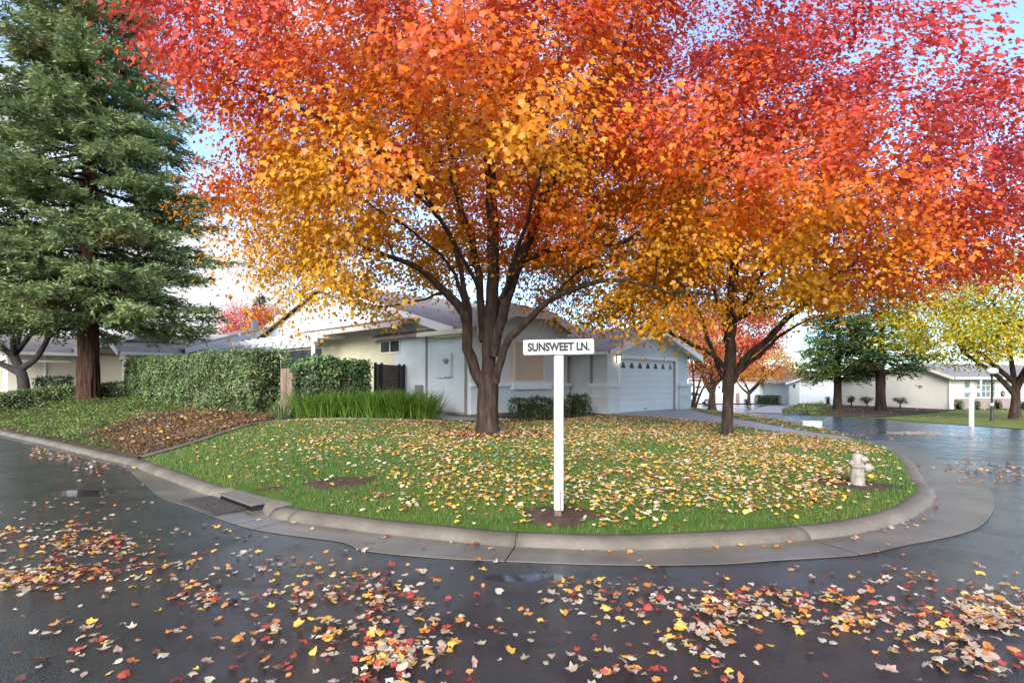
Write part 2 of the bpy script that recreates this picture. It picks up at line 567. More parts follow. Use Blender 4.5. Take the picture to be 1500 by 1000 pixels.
def spline(pts, step=0.25):
    """Catmull-Rom through 2-D/3-D points, resampled evenly"""
    p = np.array(pts, dtype=float)
    p = np.vstack([2 * p[0] - p[1], p, 2 * p[-1] - p[-2]])
    o = []
    for i in range(1, len(p) - 2):
        a, b, c, d = p[i - 1], p[i], p[i + 1], p[i + 2]
        for t in np.linspace(0, 1, 24, endpoint=False):
            o.append(0.5 * ((2 * b) + (-a + c) * t + (2 * a - 5 * b + 4 * c - d) * t * t + (-a + 3 * b - 3 * c + d) * t ** 3))
    o.append(p[-2])
    o = np.array(o)
    s = np.concatenate([[0], np.cumsum(np.linalg.norm(np.diff(o, axis=0), axis=1))])
    q = np.linspace(0, s[-1], max(3, int(s[-1] / step) + 1))
    return np.stack([np.interp(q, s, o[:, k]) for k in range(o.shape[1])], axis=1)

# ------------------------------------------------------------------ lie of the land
def road_z(x, y):
    x, y = np.asarray(x, float), np.asarray(y, float)
    return -0.0145 * np.clip(y - 17, 0, 80) * smooth01((x - 2) / 6) 

def G(px, py, z=0.0):
    """ground point seen at a photo pixel, at height z"""
    Y = F * (H - z) / (py - HOR)
    return ((px - 750) * Y / F, Y)

def GR(px, py, dz=0.0):
    z = 0.0
    for _ in range(60):
        x, y = G(px, py, z + dz)
        z = 0.5 * z + 0.5 * float(road_z(x, min(y, 120)))
    return (x, y, z + dz)

def Q(px, py, Y):
    return Vector(((px - 750) * Y / F, Y, H - (py - HOR) * Y / F))

FLOW = [(-150, 607), (-60, 622), (0, 637), (67, 652), (133, 669), (187, 682), (220, 694), (287, 720), (345, 742), (400, 760), (500, 775), (560, 783), (700, 798), (753, 802), (900, 807), (1050, 801.5), (1185, 792),
        (1260, 782), (1320, 767), (1355, 748), (1370, 728), (1353, 706), (1338, 682), (1312, 664)]
flow_pts = [G(x, y) for x, y in FLOW] + [(10.1, 16.9)]
flow = spline(flow_pts, 0.12)
d_ = np.gradient(flow, axis=0)
d_ = unit(d_)
inn = np.stack([-d_[:, 1], d_[:, 0]], axis=1)       # towards the lawn
GUT = [(-150, 612), (0, 641), (133, 674), (180, 684), (233, 727), (277, 743), (350, 770), (417, 783), (500, 794), (533, 807), (633, 817), (733, 822.5), (900, 828), (1050, 827), (1140, 821), (1260, 813), (1320, 800),
       (1400, 784), (1440, 768), (1457, 740), (1447, 716), (1419, 698), (1389, 680), (1345, 661)]
gut = spline([G(x, y) for x, y in GUT] + [(10.9, 16.9)], 0.12)
def gut_at(i):
    dd = np.linalg.norm(gut - flow[i], axis=1)
    return gut[int(np.argmin(dd))]
# match each flow point to a gutter edge point, then smooth
gi = np.array([int(np.argmin(np.linalg.norm(gut - flow[i], axis=1))) for i in range(len(flow))], float)
gi = np.maximum.accumulate(gi)
for _ in range(25):
    gi[1:-1] = (gi[:-2] + 2 * gi[1:-1] + gi[2:]) / 4
gedge = np.stack([np.interp(gi, np.arange(len(gut)), gut[:, k]) for k in (0, 1)], axis=1)
back = flow + inn * 0.24
C0 = np.array((-1.43, 20.0))
HZ = 0.45
ctrl = [(*back[i], 0.105) for i in range(0, len(back), 14)]
ctrl += [(-0.62, 14.4, .41), (6.0, 16, .27), (-1.4, 19.6, .45), (1, 21.5, .45), (3.8, 22.4, .45), (8.4, 26.9, .43), (6.2, 24.6, .45), (-7.3, 18.3, .50), (-4, 18.4, .48), (-7.7, 19.3, .60),
         (-19.2, 26, .86), (-19.1, 28.5, .90), (-13, 23.6, .75), (-21.6, 32.2, .84), (-21.4, 24, .41), (-20.2, 26.5, .76), (-30, 30, .7), (7.2, 18.2, .30), (8.5, 16.6, .15), (9.1, 18.9, .18), (8.7, 20.3, .28), (10.3, 18.2, .05),
         (11.4, 21.6, 0.0), (12.7, 28, -.1), (13.8, 36, -.2), (9.6, 27, .33), (9.8, 23.5, .22), (11, 33, .1), (-60, 50, 1.0), (-30, 45, .9), (0, 45, .5), (9, 50, -.1), (14, 50, -.4), (-45, 34, .5),
         (2.5, 9.5, .28), (-2.5, 10.2, .29), (-4.5, 12.5, .33), (4.5, 11.5, .26)]
ctrl = np.array(ctrl)
def _phi(r2):
    return 0.5 * r2 * np.log(r2 + 1e-9)
def _tps(c, lam=0.6):
    n = len(c)
    d2 = ((c[:, None, :2] - c[None, :, :2]) ** 2).sum(2)
    A = np.zeros((n + 3, n + 3))
    A[:n, :n] = _phi(d2) + lam * np.eye(n)
    A[:n, n] = 1
    A[:n, n + 1:] = c[:, :2]
    A[n:, :n] = A[:n, n:].T
    return np.linalg.solve(A, np.concatenate([c[:, 2], [0, 0, 0]]))
_w = _tps(ctrl)
def land(x, y):
    x, y = np.atleast_1d(np.asarray(x, float)), np.atleast_1d(np.asarray(y, float))
    o = np.empty(len(x))
    for i in range(0, len(x), 20000):
        xs, ys = x[i:i + 20000], y[i:i + 20000]
        d2 = (xs[:, None] - ctrl[None, :, 0]) ** 2 + (ys[:, None] - ctrl[None, :, 1]) ** 2
        o[i:i + 20000] = _phi(d2) @ _w[:-3] + _w[-3] + _w[-2] * xs + _w[-1] * ys
    return np.clip(o, -0.9, 1.05)
def land1(x, y):
    return float(land(x, y)[0])
def GL(px, py):
    z = 0.3
    for _ in range(60):
        x, y = G(px, py, z)
        z = 0.6 * z + 0.4 * land1(x, min(y, 60))
    return (x, y, z)

def sheet(name, poly, step, zf, mt, lift=0.0, grid_rng=None):
    """triangulated sheet over a polygon, following a height function"""
    poly = [tuple(map(float, p[:2])) for p in poly]
    a = np.array(poly)
    lo, hi = a.min(0), a.max(0)
    gx, gy = np.meshgrid(np.arange(lo[0], hi[0], step), np.arange(lo[1], hi[1], step))
    g = np.stack([gx.ravel(), gy.ravel()], 1) + RNG.uniform(-.2, .2, (gx.size, 2)) * step
    g = g[in_poly(g, poly)]
    vv = [Vector(p) for p in poly] + [Vector(p) for p in g]
    r = delaunay_2d_cdt(vv, [], [list(range(len(poly)))], 1, 1e-4)
    xy = np.array([(v.x, v.y) for v in r[0]])
    z = zf(xy[:, 0], xy[:, 1]) + lift
    fc = [f for f in r[2] if len(f) == 3]
    me = np_mesh(name, np.column_stack([xy, z]), np.array(fc), smooth=True)
    o = link(name, me, mt)
    bm = bmesh.new()
    bm.from_mesh(me)
    for f in bm.faces:
        if f.normal.z < 0: f.normal_flip()
    bm.to_mesh(me)
    bm.free()
    o['kind'] = 'structure'
    return o

# ground out to the horizon, and the road
def grid(name, xs, ys, zf, mt):
    X, Y = np.meshgrid(xs, ys)
    Z = zf(X, Y)
    nx, ny = len(xs), len(ys)
    i = np.arange((nx - 1) * (ny - 1))
    r, c = i // (nx - 1), i % (nx - 1)
    b = r * nx + c
    me = np_mesh(name, np.stack([X.ravel(), Y.ravel(), Z.ravel()], 1), np.stack([b, b + 1, b + 1 + nx, b + nx], 1), smooth=True)
    o = link(name, me, mt)
    o['kind'] = 'structure'
    return o
PUDDLES = [(*G(130, 722), .75, .42), (*G(790, 846), .5, .13), (*G(1330, 632), 1.6, .8)]
ax = np.concatenate([[-900, -400, -200, -100], np.arange(-70, 91, 5), [120, 200, 400, 900]])
ay = np.concatenate([[-900, -300, -100, -50], np.arange(-30, 101, 5), [130, 200, 400, 900, 1500]])
grid('ground', ax, ay, lambda x, y: road_z(x, y) - 0.10, M_soil)
grid('road', np.arange(-75, 95, 1.5), np.arange(-25, 62, 1.5), road_z, asphalt())

# ------------------------------------------------------------------ kerb, gutter
slen = np.concatenate([[0], np.cumsum(np.linalg.norm(np.diff(flow, axis=0), axis=1))])
def idx_near(px, py):
    p = np.array(G(px, py))
    return int(np.argmin(np.linalg.norm(flow - p, axis=1)))
i_in0, i_in1 = idx_near(308, 728), idx_near(392, 757)
joints = sorted({0, idx_near(60, 650), idx_near(187, 682), i_in0, i_in1, idx_near(418, 763), idx_near(753, 802), idx_near(1192, 791), idx_near(1352, 712), idx_near(1325, 672), len(flow) - 1, idx_near(-60, 622)})
kerb = tag(bpy.data.objects.new('kerb', None), kind='structure')
COL.objects.link(kerb)
gutter = tag(bpy.data.objects.new('gutter', None), kind='structure')
COL.objects.link(gutter)
def strip_mesh(name, rows):
    """rows: list of (n,3) polylines -> quad strip"""
    n = len(rows[0])
    v = np.concatenate(rows)
    f = []
    for k in range(len(rows) - 1):
        for i in range(n - 1):
            a = k * n + i
            f.append((a, a + 1, a + 1 + n, a + n))
    return v, f
def col3(xy, z):
    z = np.full(len(xy), z) if not hasattr(z, '__len__') else z
    return np.column_stack([xy, z])
rz_fade = np.interp(np.arange(len(flow)), [len(flow) - 26, len(flow) - 1], [1, 0.25])   # kerb drops towards the driveway
for a, b in zip(joints[:-1], joints[1:]):
    if b - a < 2: continue
    sl = slice(a, b + 1)
    fl, nn, sd = flow[sl].copy(), inn[sl], rz_fade[sl]
    t = unit(np.gradient(fl, axis=0))
    g = gedge[sl].copy()
    for arr in (fl, g):
        arr[0] += t[0] * 0.006
        arr[-1] -= t[-1] * 0.006
    if not (a >= i_in0 and b <= i_in1):
        prof = [(-.012, .004), (0.0, .016), (.030, .055), (.060, .085), (.10, .100), (.15, .106), (.23, .110), (.25, .07)]
        rows = [col3(fl + nn * o, z * sd + .0) for o, z in prof]
        v, f = strip_mesh('kerb_section', rows)
        n = len(fl)
        f += [tuple(k * n for k in range(len(prof)))[::-1], tuple(k * n + n - 1 for k in range(len(prof)))]
        MB().add(v, f, True).obj('kerb_section', M_concrete, kerb)
    rows = [col3(g, .004), col3(g, .012), col3(g * .5 + fl * .5, .012), col3(fl - nn * .03, .010), col3(fl + nn * .012, .016)]
    v, f = strip_mesh('gutter_section', rows)
    MB().add(v, f, False).obj('gutter_section', M_gutter, gutter)

# storm drain in the kerb
c_ = (flow[i_in0] + flow[i_in1]) / 2
drain = thing('storm_drain', 'storm drain inlet with steel plate and iron grate set in the kerb', 'storm drain', (c_[0], c_[1], 0))
mid0, mid1 = i_in0 + int((i_in1 - i_in0) * .24), i_in0 + int((i_in1 - i_in0) * .80)
def loc(xy, z):
    return np.column_stack([np.asarray(xy) - c_, np.full(len(xy), z) if not hasattr(z, '__len__') else z])
fl = flow[i_in0:i_in1 + 1]; nn = inn[i_in0:i_in1 + 1]
k0, k1 = mid0 - i_in0, mid1 - i_in0
n_ = len(fl)
op = np.interp(np.arange(n_), [0, k0, k1, n_ - 1], [0, 1, 1, 0])      # the face swings back into the throat
sh = op * .16
rows = [loc(fl + nn * (sh[:, None] - .012), .006), loc(fl + nn * sh[:, None], .02), loc(fl + nn * (sh + .03)[:, None], .055 + .035 * op), loc(fl + nn * (sh + .06)[:, None], .085 + .015 * op), loc(fl + nn * (np.maximum(sh + .07, .10))[:, None], .104), loc(fl + nn * .335, .112)]
for s0, s1 in ((0, k0), (k1, n_ - 1)):
    v, f = strip_mesh('', [r[s0:s1 + 1] for r in rows])
    MB().add(v, f, True).obj('wing_wall', M_concrete, drain)
v, f = strip_mesh('', [loc(fl - nn * .02, .0125), loc(fl + nn * .012, .0135), loc(fl + nn * (sh + .02)[:, None], .0145)])
MB().add(v, f, False).obj('sill', M_gutter, drain)
f0, f1 = fl[k0] - c_, fl[k1] - c_
n0 = nn[(k0 + k1) // 2]
al = (f1 - f0) / np.linalg.norm(f1 - f0)
def L3(s, o, z):     # along the opening, inwards, height
    q = f0 + (f1 - f0) * s + n0 * o
    return (q[0], q[1], z)
MB().prism([L3(-.03, .0, .082), L3(1.03, .0, .082), L3(1.03, .33, .090), L3(-.03, .33, .090)], (0, 0, .022)).obj('inlet_plate', M_steel, drain, bevel=.004)
MB().prism([L3(-.34, .332, .05), L3(1.34, .332, .05), L3(1.34, .42, .05), L3(-.34, .42, .05)], (0, 0, .063)).obj('back_slab', M_concrete, drain, bevel=.01)
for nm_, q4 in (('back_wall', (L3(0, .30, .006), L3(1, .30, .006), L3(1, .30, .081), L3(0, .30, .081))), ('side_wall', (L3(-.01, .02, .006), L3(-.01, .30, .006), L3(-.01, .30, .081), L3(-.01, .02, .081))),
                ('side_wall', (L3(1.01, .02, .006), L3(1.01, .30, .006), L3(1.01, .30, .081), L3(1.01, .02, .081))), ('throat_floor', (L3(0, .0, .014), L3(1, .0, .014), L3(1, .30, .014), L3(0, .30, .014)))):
    MB().add(q4, [(0, 1, 2, 3)]).obj(nm_, M_rubber_and_shade, drain)  # throat faces coloured black for the shade inside
# iron grate lying in the gutter
gr = MB()
def gp(u, w):
    q = L3(-.28 + 1.16 * u, -.40 + .39 * w, 0)
    return np.array((q[0], q[1]))
for k in range(8):
    a, b = gp(0, k / 7), gp(1, k / 7)
    gr.bar((*a, .028), (*b, .028), .022, .018)
for k in range(15):
    a, b = gp(k / 14, 0), gp(k / 14, 1)
    gr.bar((*a, .0265), (*b, .0265), .024, .016)
gr.obj('grate', M_rust, drain)
MB().prism([(*gp(0, 0), .0165), (*gp(1, 0), .0165), (*gp(1, 1), .0165), (*gp(0, 1), .0165)], (0, 0, .003)).obj('pit_shade_plate', M_rubber_and_shade, drain)  # black plate that paints in the shade below the bars
drain_hole = [(c_[0] + q[0], c_[1] + q[1]) for q in (L3(-.35, .1, 0), L3(1.35, .1, 0), L3(1.35, .5, 0), L3(-.35, .5, 0))]

# ------------------------------------------------------------------ lawn, beds, driveway
iJ = int(np.argmin(np.linalg.norm(back - np.array(G(213, 670, .13)), axis=1)))
edging = spline([tuple(back[iJ]), GL(283, 650)[:2], GL(345, 629)[:2], (-7.55, 17.6), (-6.6, 18.25), (-5.0, 18.55), (-2.3, 18.5)], .3)
lawn_back = spline([(-2.3, 18.5), (-.5, 18.3), (1.2, 19.2), (2.6, 20.8), (3.7, 21.9)], .4)
near_edge = spline([(3.9, 22.15), (5.2, 21.0), (6.6, 19.3), (7.5, 17.9), (8.3, 16.9), (8.9, 15.9)], .4)
far_edge = spline([(8.3, 26.9), (8.25, 24.8), (8.3, 23.2), (8.6, 20.8), (9.05, 19.0), (9.6, 17.7), (10.15, 16.95)], .4)
iE = int(np.argmin(np.linalg.norm(back - near_edge[-1], axis=1)))
def zl(x, y): return land(x, y)
b_in = back[iJ:iE + 1] - inn[iJ:iE + 1] * .015
lawn_poly = [tuple(p) for p in b_in] + [tuple(p) for p in near_edge[::-1]] + [tuple(p) for p in lawn_back[::-1]] + [tuple(p) for p in edging[::-1]][:-1]
# drop near duplicates
def clean(poly, eps=.03):
    o = []
    for p in poly:
        if not o or math.hypot(p[0] - o[-1][0], p[1] - o[-1][1]) > eps: o.append(p)
    if math.hypot(o[0][0] - o[-1][0], o[0][1] - o[-1][1]) < eps: o.pop()
    return o
lawn_poly = clean(lawn_poly)
sheet('lawn', lawn_poly, .35, zl, M_turf)
drive_poly = clean([tuple(p) for p in near_edge] + [tuple(p) for p in back[iE + 1:]] + [tuple(p) for p in far_edge[::-1]] + [(6.2, 25.2), (4.4, 23.4)])
def zd(x, y):
    return land(x, y) + 0.012
sheet('driveway', drive_poly, .5, zd, M_drive)
left_back = [tuple(p) for p in back[:iJ + 1] - inn[:iJ + 1] * .015]
bed_poly = clean(left_back + [tuple(p) for p in edging[1:]] + [tuple(p) for p in lawn_back[1:]] + [(3.9, 22.15), (4.4, 23.4), (6.2, 25.2), (8.3, 26.9), (8.3, 46), (-60, 46), (-60, 37)])
sheet('planting_bed', bed_poly, .6, zl, M_mulch)
strip_edge = [(10.35, 17.3), (10.9, 18.6), (11.6, 21.6), (12.2, 24.8), (12.8, 28), (13.3, 31.7), (14.0, 36), (15, 42), (15.5, 50)]
strip_poly = clean([tuple(p) for p in far_edge] + strip_edge + [(8.3, 50)])
sheet('verge', strip_poly, .5, lambda x, y: np.maximum(land(x, y), road_z(x, y) + .04), M_turf_dry)
# concrete edging strip between lawn and planting bed
e2 = np.gradient(edging, axis=0); e2 = unit(e2); en = np.stack([-e2[:, 1], e2[:, 0]], 1)
ez = land(edging[:, 0], edging[:, 1])
rows = [np.column_stack([edging + en * o, ez + z]) for o, z in ((-.07, -.02), (-.07, .05), (.07, .06), (.07, -.02))]
v, f = strip_mesh('', rows)
eo = MB().add(v, f, False).obj('edging', M_concrete)
tag(eo, 'low curved concrete edging strip between the lawn and the dry bed', 'edging')

# ------------------------------------------------------------------ grass blades on the lawn
def soil_patch(name, cx, cy, rx, ry, mt, seed, lift=.012):
    rr = random.Random(seed)
    n = 34
    poly = []
    ph = rr.random() * 6
    for k in range(n):
        t = 2 * math.pi * k / n
        q = 1 + .10 * math.sin(3 * t + ph) + .08 * math.sin(5 * t + 2 * ph) + rr.uniform(-.06, .06)
        poly.append((cx + rx * q * math.cos(t), cy + ry * q * math.sin(t)))
    sheet(name, poly, .12, lambda x, y: land(x, y) + .022 * (1 - np.clip(((x - cx) / rx) ** 2 + ((y - cy) / ry) ** 2, 0, 1)) - .004, mt, lift - .004)
    return poly
SIGN = (*G(818, 757, .16), )
s1 = land1(*SIGN)
SIGN = G(818, 757, s1 + .0)
HYD = GL(1256, 711)
TR1 = GL(714, 636)
TR2 = GL(1065, 637)
patches = [soil_patch('bare_soil', SIGN[0] + .03, SIGN[1] + .03, .44, .42, M_soil, 1),
           soil_patch('bare_soil', *GL(497, 707)[:2], .52, .36, M_soil, 2),
           soil_patch('bare_soil', TR1[0] + .05, TR1[1] - .1, 1.45, .95, M_mulch, 3),
           soil_patch('bare_soil', HYD[0], HYD[1] + .05, .62, .42, M_soil, 4),
           soil_patch('bare_soil', *GL(396, 716)[:2], .26, .12, M_soil, 5),
           soil_patch('bare_soil', TR2[0], TR2[1], .6, .5, M_mulch, 6)]

def blades(name, poly, n, dens_fn, hgt, wid, cols, holes=(), zfun=land, lean=.45):
    p = sample_poly(poly, n)
    keep = RNG.random(n) < dens_fn(p)
    for h_ in holes:
        keep &= ~in_poly(p, h_)
    p = p[keep]
    m = len(p)
    z = zfun(p[:, 0], p[:, 1])
    az = RNG.uniform(0, 2 * np.pi, m)
    tip = np.stack([np.cos(az) * lean * RNG.random(m), np.sin(az) * lean * RNG.random(m), np.ones(m)], 1)
    nrm = np.stack([np.cos(az + 1.3), np.sin(az + 1.3), RNG.uniform(-.1, .1, m)], 1)
    dist = np.maximum(np.linalg.norm(p, axis=1), 5)
    hh = hgt * RNG.uniform(.6, 1.25, m)
    ww = wid * RNG.uniform(.7, 1.3, m) * np.clip(dist / 7, 1, 2.4)
    c = vary(pick(cols, m), .22)
    # yellower patches follow a broad noise
    q = np.array([mnoise.noise(Vector((x * .5, y * .5, 1.7))) for x, y in p])
    c = c * (1 + np.outer(np.clip(q, -.4, .6), (.5, .16, .1)))
    me = scatter_mesh(name, np.column_stack([p, z - .004]), nrm, tip, hh, c, T_BLADE, F_BLADE, ww)
    return link(name, me, M_grass)
GC = [(.068, .165, .022), (.085, .195, .026), (.115, .215, .032), (.055, .135, .02), (.15, .22, .05), (.22, .21, .08)]
def dens(p):
    d = np.linalg.norm(p, axis=1)
    return np.clip(1.25 - d / 20, .28, 1)
g1 = blades('grass', lawn_poly, 330000, dens, .062, .0048, GC, patches + [drain_hole])
tag(g1, 'short wet green lawn grass on the corner mound', 'grass', kind='stuff')

# ------------------------------------------------------------------ trees
def tubes_mesh(name, lst, sides=6, smooth=True):
    mb = MB()
    for pts, rad in lst:
        mb.tube(pts, rad, sides if max(rad) > .03 else 4, cap=False)
    me = bpy.data.meshes.new(name)
    me.from_pydata([tuple(v) for v in mb.v], [], mb.f)
    me.polygons.foreach_set('use_smooth', [smooth] * len(mb.f))
    me.update()
    return me

def bark_tube(name, pts, rad, sides=28, flute=.06, furrow=.0, seed=0, step=.12, flare=0.5, flare_h=.35):
    """trunk with fluting, furrows and a root flare"""
    p = spline([tuple(q) for q in pts], step)
    s = np.linspace(0, 1, len(p))
    r = np.interp(s, np.linspace(0, 1, len(rad)), rad)
    h = p[:, 2] - p[0, 2]
    vs_, fs_ = [], []
    for i in range(len(p)):
        d = Vector(p[min(i + 1, len(p) - 1)] - p[max(i - 1, 0)]).normalized()
        a = d.cross(Vector((0.2, 1, 0.1))).normalized()
        b = d.cross(a)
        for k in range(sides):
            t = 2 * math.pi * k / sides
            ct, st = math.cos(t), math.sin(t)
            q = 1 + flute * mnoise.noise(Vector((ct * 1.6 + seed, st * 1.6, h[i] * .55))) * 2
            q += furrow * mnoise.noise(Vector((ct * 7 + seed, st * 7, h[i] * .7))) * 1.6
            fl_ = flare * math.exp(-h[i] / flare_h) * (1 + .8 * mnoise.noise(Vector((ct * 1.8 + seed * 2, st * 1.8, 3.1))))
            vs_.append(Vector(p[i]) + (a * ct + b * st) * (r[i] * (q + fl_)))
    n = len(p)
    for i in range(n - 1):
        for k in range(sides):
            k2 = (k + 1) % sides
            fs_.append((i * sides + k, i * sides + k2, (i + 1) * sides + k2, (i + 1) * sides + k))
    return vs_, fs_

def network(nodes, nrad, centers, rng, arch=.12, rmax=.05, seg=5, back_bias=.35, axis=None):
    """grow thin branches from existing nodes out to each leaf-cluster centre"""
    nodes = [np.array(n) for n in nodes]
    nrad = list(nrad)
    ax = np.array(axis if axis is not None else nodes[0])
    order = np.argsort(np.linalg.norm(centers - ax, axis=1))
    out_ = []
    for ci in order:
        c = centers[ci]
        A = np.array(nodes)
        d = np.linalg.norm(A - c, axis=1)
        dax = np.linalg.norm(A - ax, axis=1)
        cost = d + back_bias * np.maximum(0, dax - np.linalg.norm(c - ax)) * 2 + np.where(A[:, 2] > c[2] + .4, .8, 0)
        j = int(np.argmin(cost))
        a, L_ = A[j], max(d[j], .05)
        r0 = min(nrad[j] * .7, .010 + .011 * L_, rmax)
        pts, rr = [a], [r0]
        side = rng.normal(0, 1, 3) * .07 * L_
        for k in range(1, seg + 1):
            t = k / seg
            q = a + (c - a) * t + np.array((0, 0, arch * L_)) * math.sin(t * math.pi) + side * math.sin(t * math.pi) + rng.normal(0, .02 * L_, 3)
            pts.append(q)
            rr.append(r0 * (1 - t) + .005 * t)
            nodes.append(q)
            nrad.append(rr[-1])
        out_.append((pts, rr))
    return out_

def poisson(fn, n, dmin, tries=60):
    got = []
    for _ in range(tries):
        for c in fn(n):
            if len(got) >= n: break
            if got:
                if np.min(np.linalg.norm(np.array(got) - c, axis=1)) < dmin: continue
            got.append(c)
        if len(got) >= n: break
    return np.array(got)

def lerp_cols(stops, t):
    """colour ramp over t for an array"""
    ts = [s[0] for s in stops]
    cs = np.array([s[1] for s in stops])
    return np.stack([np.interp(t, ts, cs[:, k]) for k in range(3)], 1)

AUTUMN = [(0.0, (.64, .325, .003)), (.25, (.68, .27, .003)), (.45, (.72, .185, .006)), (.65, (.68, .112, .028)), (.85, (.60, .080, .046)), (1.05, (.51, .062, .058))]

def maple(name, label, base, limbs, trunk_pts, trunk_r, prof, cyx, n_centers, leaves_per, lsize, ysq, tfun, seed, dmin=.62, keep_obj=300, hole_fn=None):
    """limbs: list of (points, radii). prof: radius against height."""
    rng = np.random.default_rng(seed)
    b = Vector(base)
    root = thing(name, label, 'tree', b)
    mb = MB()
    v, f = bark_tube('trunk', trunk_pts, trunk_r, seed=seed, flute=.07, furrow=.05, flare=.32, flare_h=.22)
    mb.add([Vector(q) - b for q in v], f, True)
    nodes, nrad = [], []
    for pts, rad in limbs:
        p = spline([tuple(q) for q in pts], .3)
        r_ = np.interp(np.linspace(0, 1, len(p)), np.linspace(0, 1, len(rad)), rad)
        p[1:-1] += rng.normal(0, .018, (len(p) - 2, 3))
        mb.tube([Vector(q) - b for q in p], list(r_), 12 if r_[0] > .09 else 8, cap=False)
        nodes += list(p[2:]); nrad += list(r_[2:])
    mb.obj('trunk', M_bark, root)
    zs = np.array([q[0] for q in prof]); rs = np.array([q[1] for q in prof])
    cx, cy = cyx
    def cand(n):
        z = rng.uniform(zs[0], zs[-1], n * 3)
        rr = np.interp(z, zs, rs)
        az = rng.uniform(0, 2 * np.pi, n * 3)
        k = rr * np.sqrt(rng.uniform(.03, 1, n * 3)) * (1 + .12 * np.sin(3 * az + z) + .10 * np.sin(7 * az + 1.7 * z))
        keep = rng.random(n * 3) < (rr / rs.max()) ** 2
        c = np.stack([cx + k * np.cos(az), cy + k * np.sin(az) * ysq, z], 1)[keep]
        return c
    cen = poisson(cand, n_centers, dmin)
    if hole_fn is not None:
        cen = cen[~hole_fn(cen)]
        n_centers = len(cen)
    tw = network(nodes, nrad, cen, rng, axis=(base[0], base[1], base[2] + 2))
    bo = link('branches', tubes_mesh('branches', [([Vector(q) - b for q in p], r_) for p, r_ in tw]), M_bark_twig, root)
    bo['kind'] = 'stuff'
    n = len(cen)
    k = rng.poisson(leaves_per, n)
    ci = np.repeat(np.arange(n), k)
    m = len(ci)
    axv = unit((cen - np.array((base[0], base[1], base[2] + 2.2))) * np.array((1, 1, .55)))
    lat = unit(np.cross(axv, np.array((0, 0, 1.0))))
    upv = np.cross(lat, axv)
    szc = rng.uniform(.75, 1.25, n)[ci][:, None]
    g1_, g2_, g3_ = (np.clip(rng.normal(0, 1, (m, 1)), -1.9, 1.9) for _ in range(3))
    pos = cen[ci] + (axv[ci] * g1_ * .50 + lat[ci] * g2_ * .42 + upv[ci] * g3_ * .20) * szc
    pos[:, 2] -= (.10 * (g1_ ** 2 + g2_ ** 2))[:, 0] * .6
    # some leaves along the carrying twig
    al_ = rng.random(m) < .22
    tw_end = np.array([p[2] for p, r_ in tw]); 
    order = np.argsort(np.linalg.norm(cen - np.array((base[0], base[1], base[2] + 2)), axis=1))
    te = np.empty_like(cen); te[order] = tw_end
    u = rng.random(m)[:, None]
    pos[al_] = (cen[ci] * u + te[ci] * (1 - u) + rng.normal(0, .16, (m, 3)))[al_]
    pos[:, 2] = np.maximum(pos[:, 2], zs[0] - .5)
    outv = unit(pos - np.array((cx, cy, zs.mean())))
    nrm = outv * .8 + np.array((0, 0, .7)) + rng.normal(0, .25, (n, 3))[ci] + rng.normal(0, .40, (m, 3))
    tip = outv * .5 + np.array((0, 0, -.9)) + rng.normal(0, .5, (m, 3))
    size = lsize * rng.uniform(.65, 1.25, m)
    lowf = np.array([mnoise.noise(Vector(tuple(c * .42))) for c in cen])
    t = tfun(pos) + (rng.normal(0, .15, n) + .32 * lowf)[ci] + rng.normal(0, .07, m)
    col = lerp_cols(AUTUMN, t)
    col = col * (1 + rng.normal(0, .16, (m, 1)))
    pale = rng.random(m) < .03
    col[pale] = col[pale] * .6 + np.array((.5, .34, .30)) * .4
    col = np.clip(col, .01, .9)
    # the largest leaves in view are objects of their own
    px = 750 + F * pos[:, 0] / pos[:, 1]; py = HOR - F * (pos[:, 2] - H) / pos[:, 1]
    vis = (px > 5) & (px < 1495) & (py > 5) & (py < 560) & (pos[:, 1] > 1)
    sc = np.where(vis, size / pos[:, 1], 0)
    big = np.argsort(-sc)[:keep_obj] if keep_obj else np.array([], int)
    rest = np.ones(m, bool); rest[big] = False
    me = scatter_mesh('crown', pos[rest] - np.array(b), nrm[rest], tip[rest], size[rest], col[rest], T_HALF, F_HALF)
    co = link('crown', me, M_leaf, root)
    co['kind'] = 'stuff'
    X_, Y_, Z_ = frames(nrm, tip)
    for i in big:
        tq = min(5, max(0, int(t[i] * 6)))
        o = bpy.data.objects.new('leaf', TREE_LEAF[tq][i % 3])
        COL.objects.link(o)
        o.parent = root
        o.matrix_local = Matrix(((X_[i, 0], Y_[i, 0], Z_[i, 0], 0), (X_[i, 1], Y_[i, 1], Z_[i, 1], 0), (X_[i, 2], Y_[i, 2], Z_[i, 2], 0), (0, 0, 0, 1)))
        o.location = Vector(pos[i]) - b
        o.scale = (size[i],) * 3
    return root

def leaf_mesh(name, col, seed, curl=.0, stalk=True, mt=None):
    rr = np.random.default_rng(seed)
    T = T_MAPLE.copy()
    T[:, 0] *= rr.uniform(.85, 1.1)
    T[:, :2] += rr.normal(0, .025, (11, 2))
    ang = T[:, 0] * 1.6
    T[:, 2] = curl * (T[:, 0] ** 2 * 1.6 + (T[:, 1] - .4) ** 2 * .6) + rr.normal(0, .03, 11) + .02
    V = [tuple(p) for p in T]
    Fs = [list(f) for f in F_MAPLE]
    c = np.tile(np.array(col, dtype=np.float32), (11, 1)) * (1 + rr.normal(0, .10, (11, 1)))
    if stalk:
        V += [(-.015, 0, .02), (.015, 0, .02), (.03 + rr.normal(0, .1), -.55, .10)]
        Fs += [[11, 12, 13]]
        c = np.vstack([c, np.tile(np.array(col) * .8 + .03, (3, 1))])
    me = np_mesh(name, V, np.array(Fs), np.clip(c, .01, .95))
    me.materials.append(mt or M_fall)
    return me
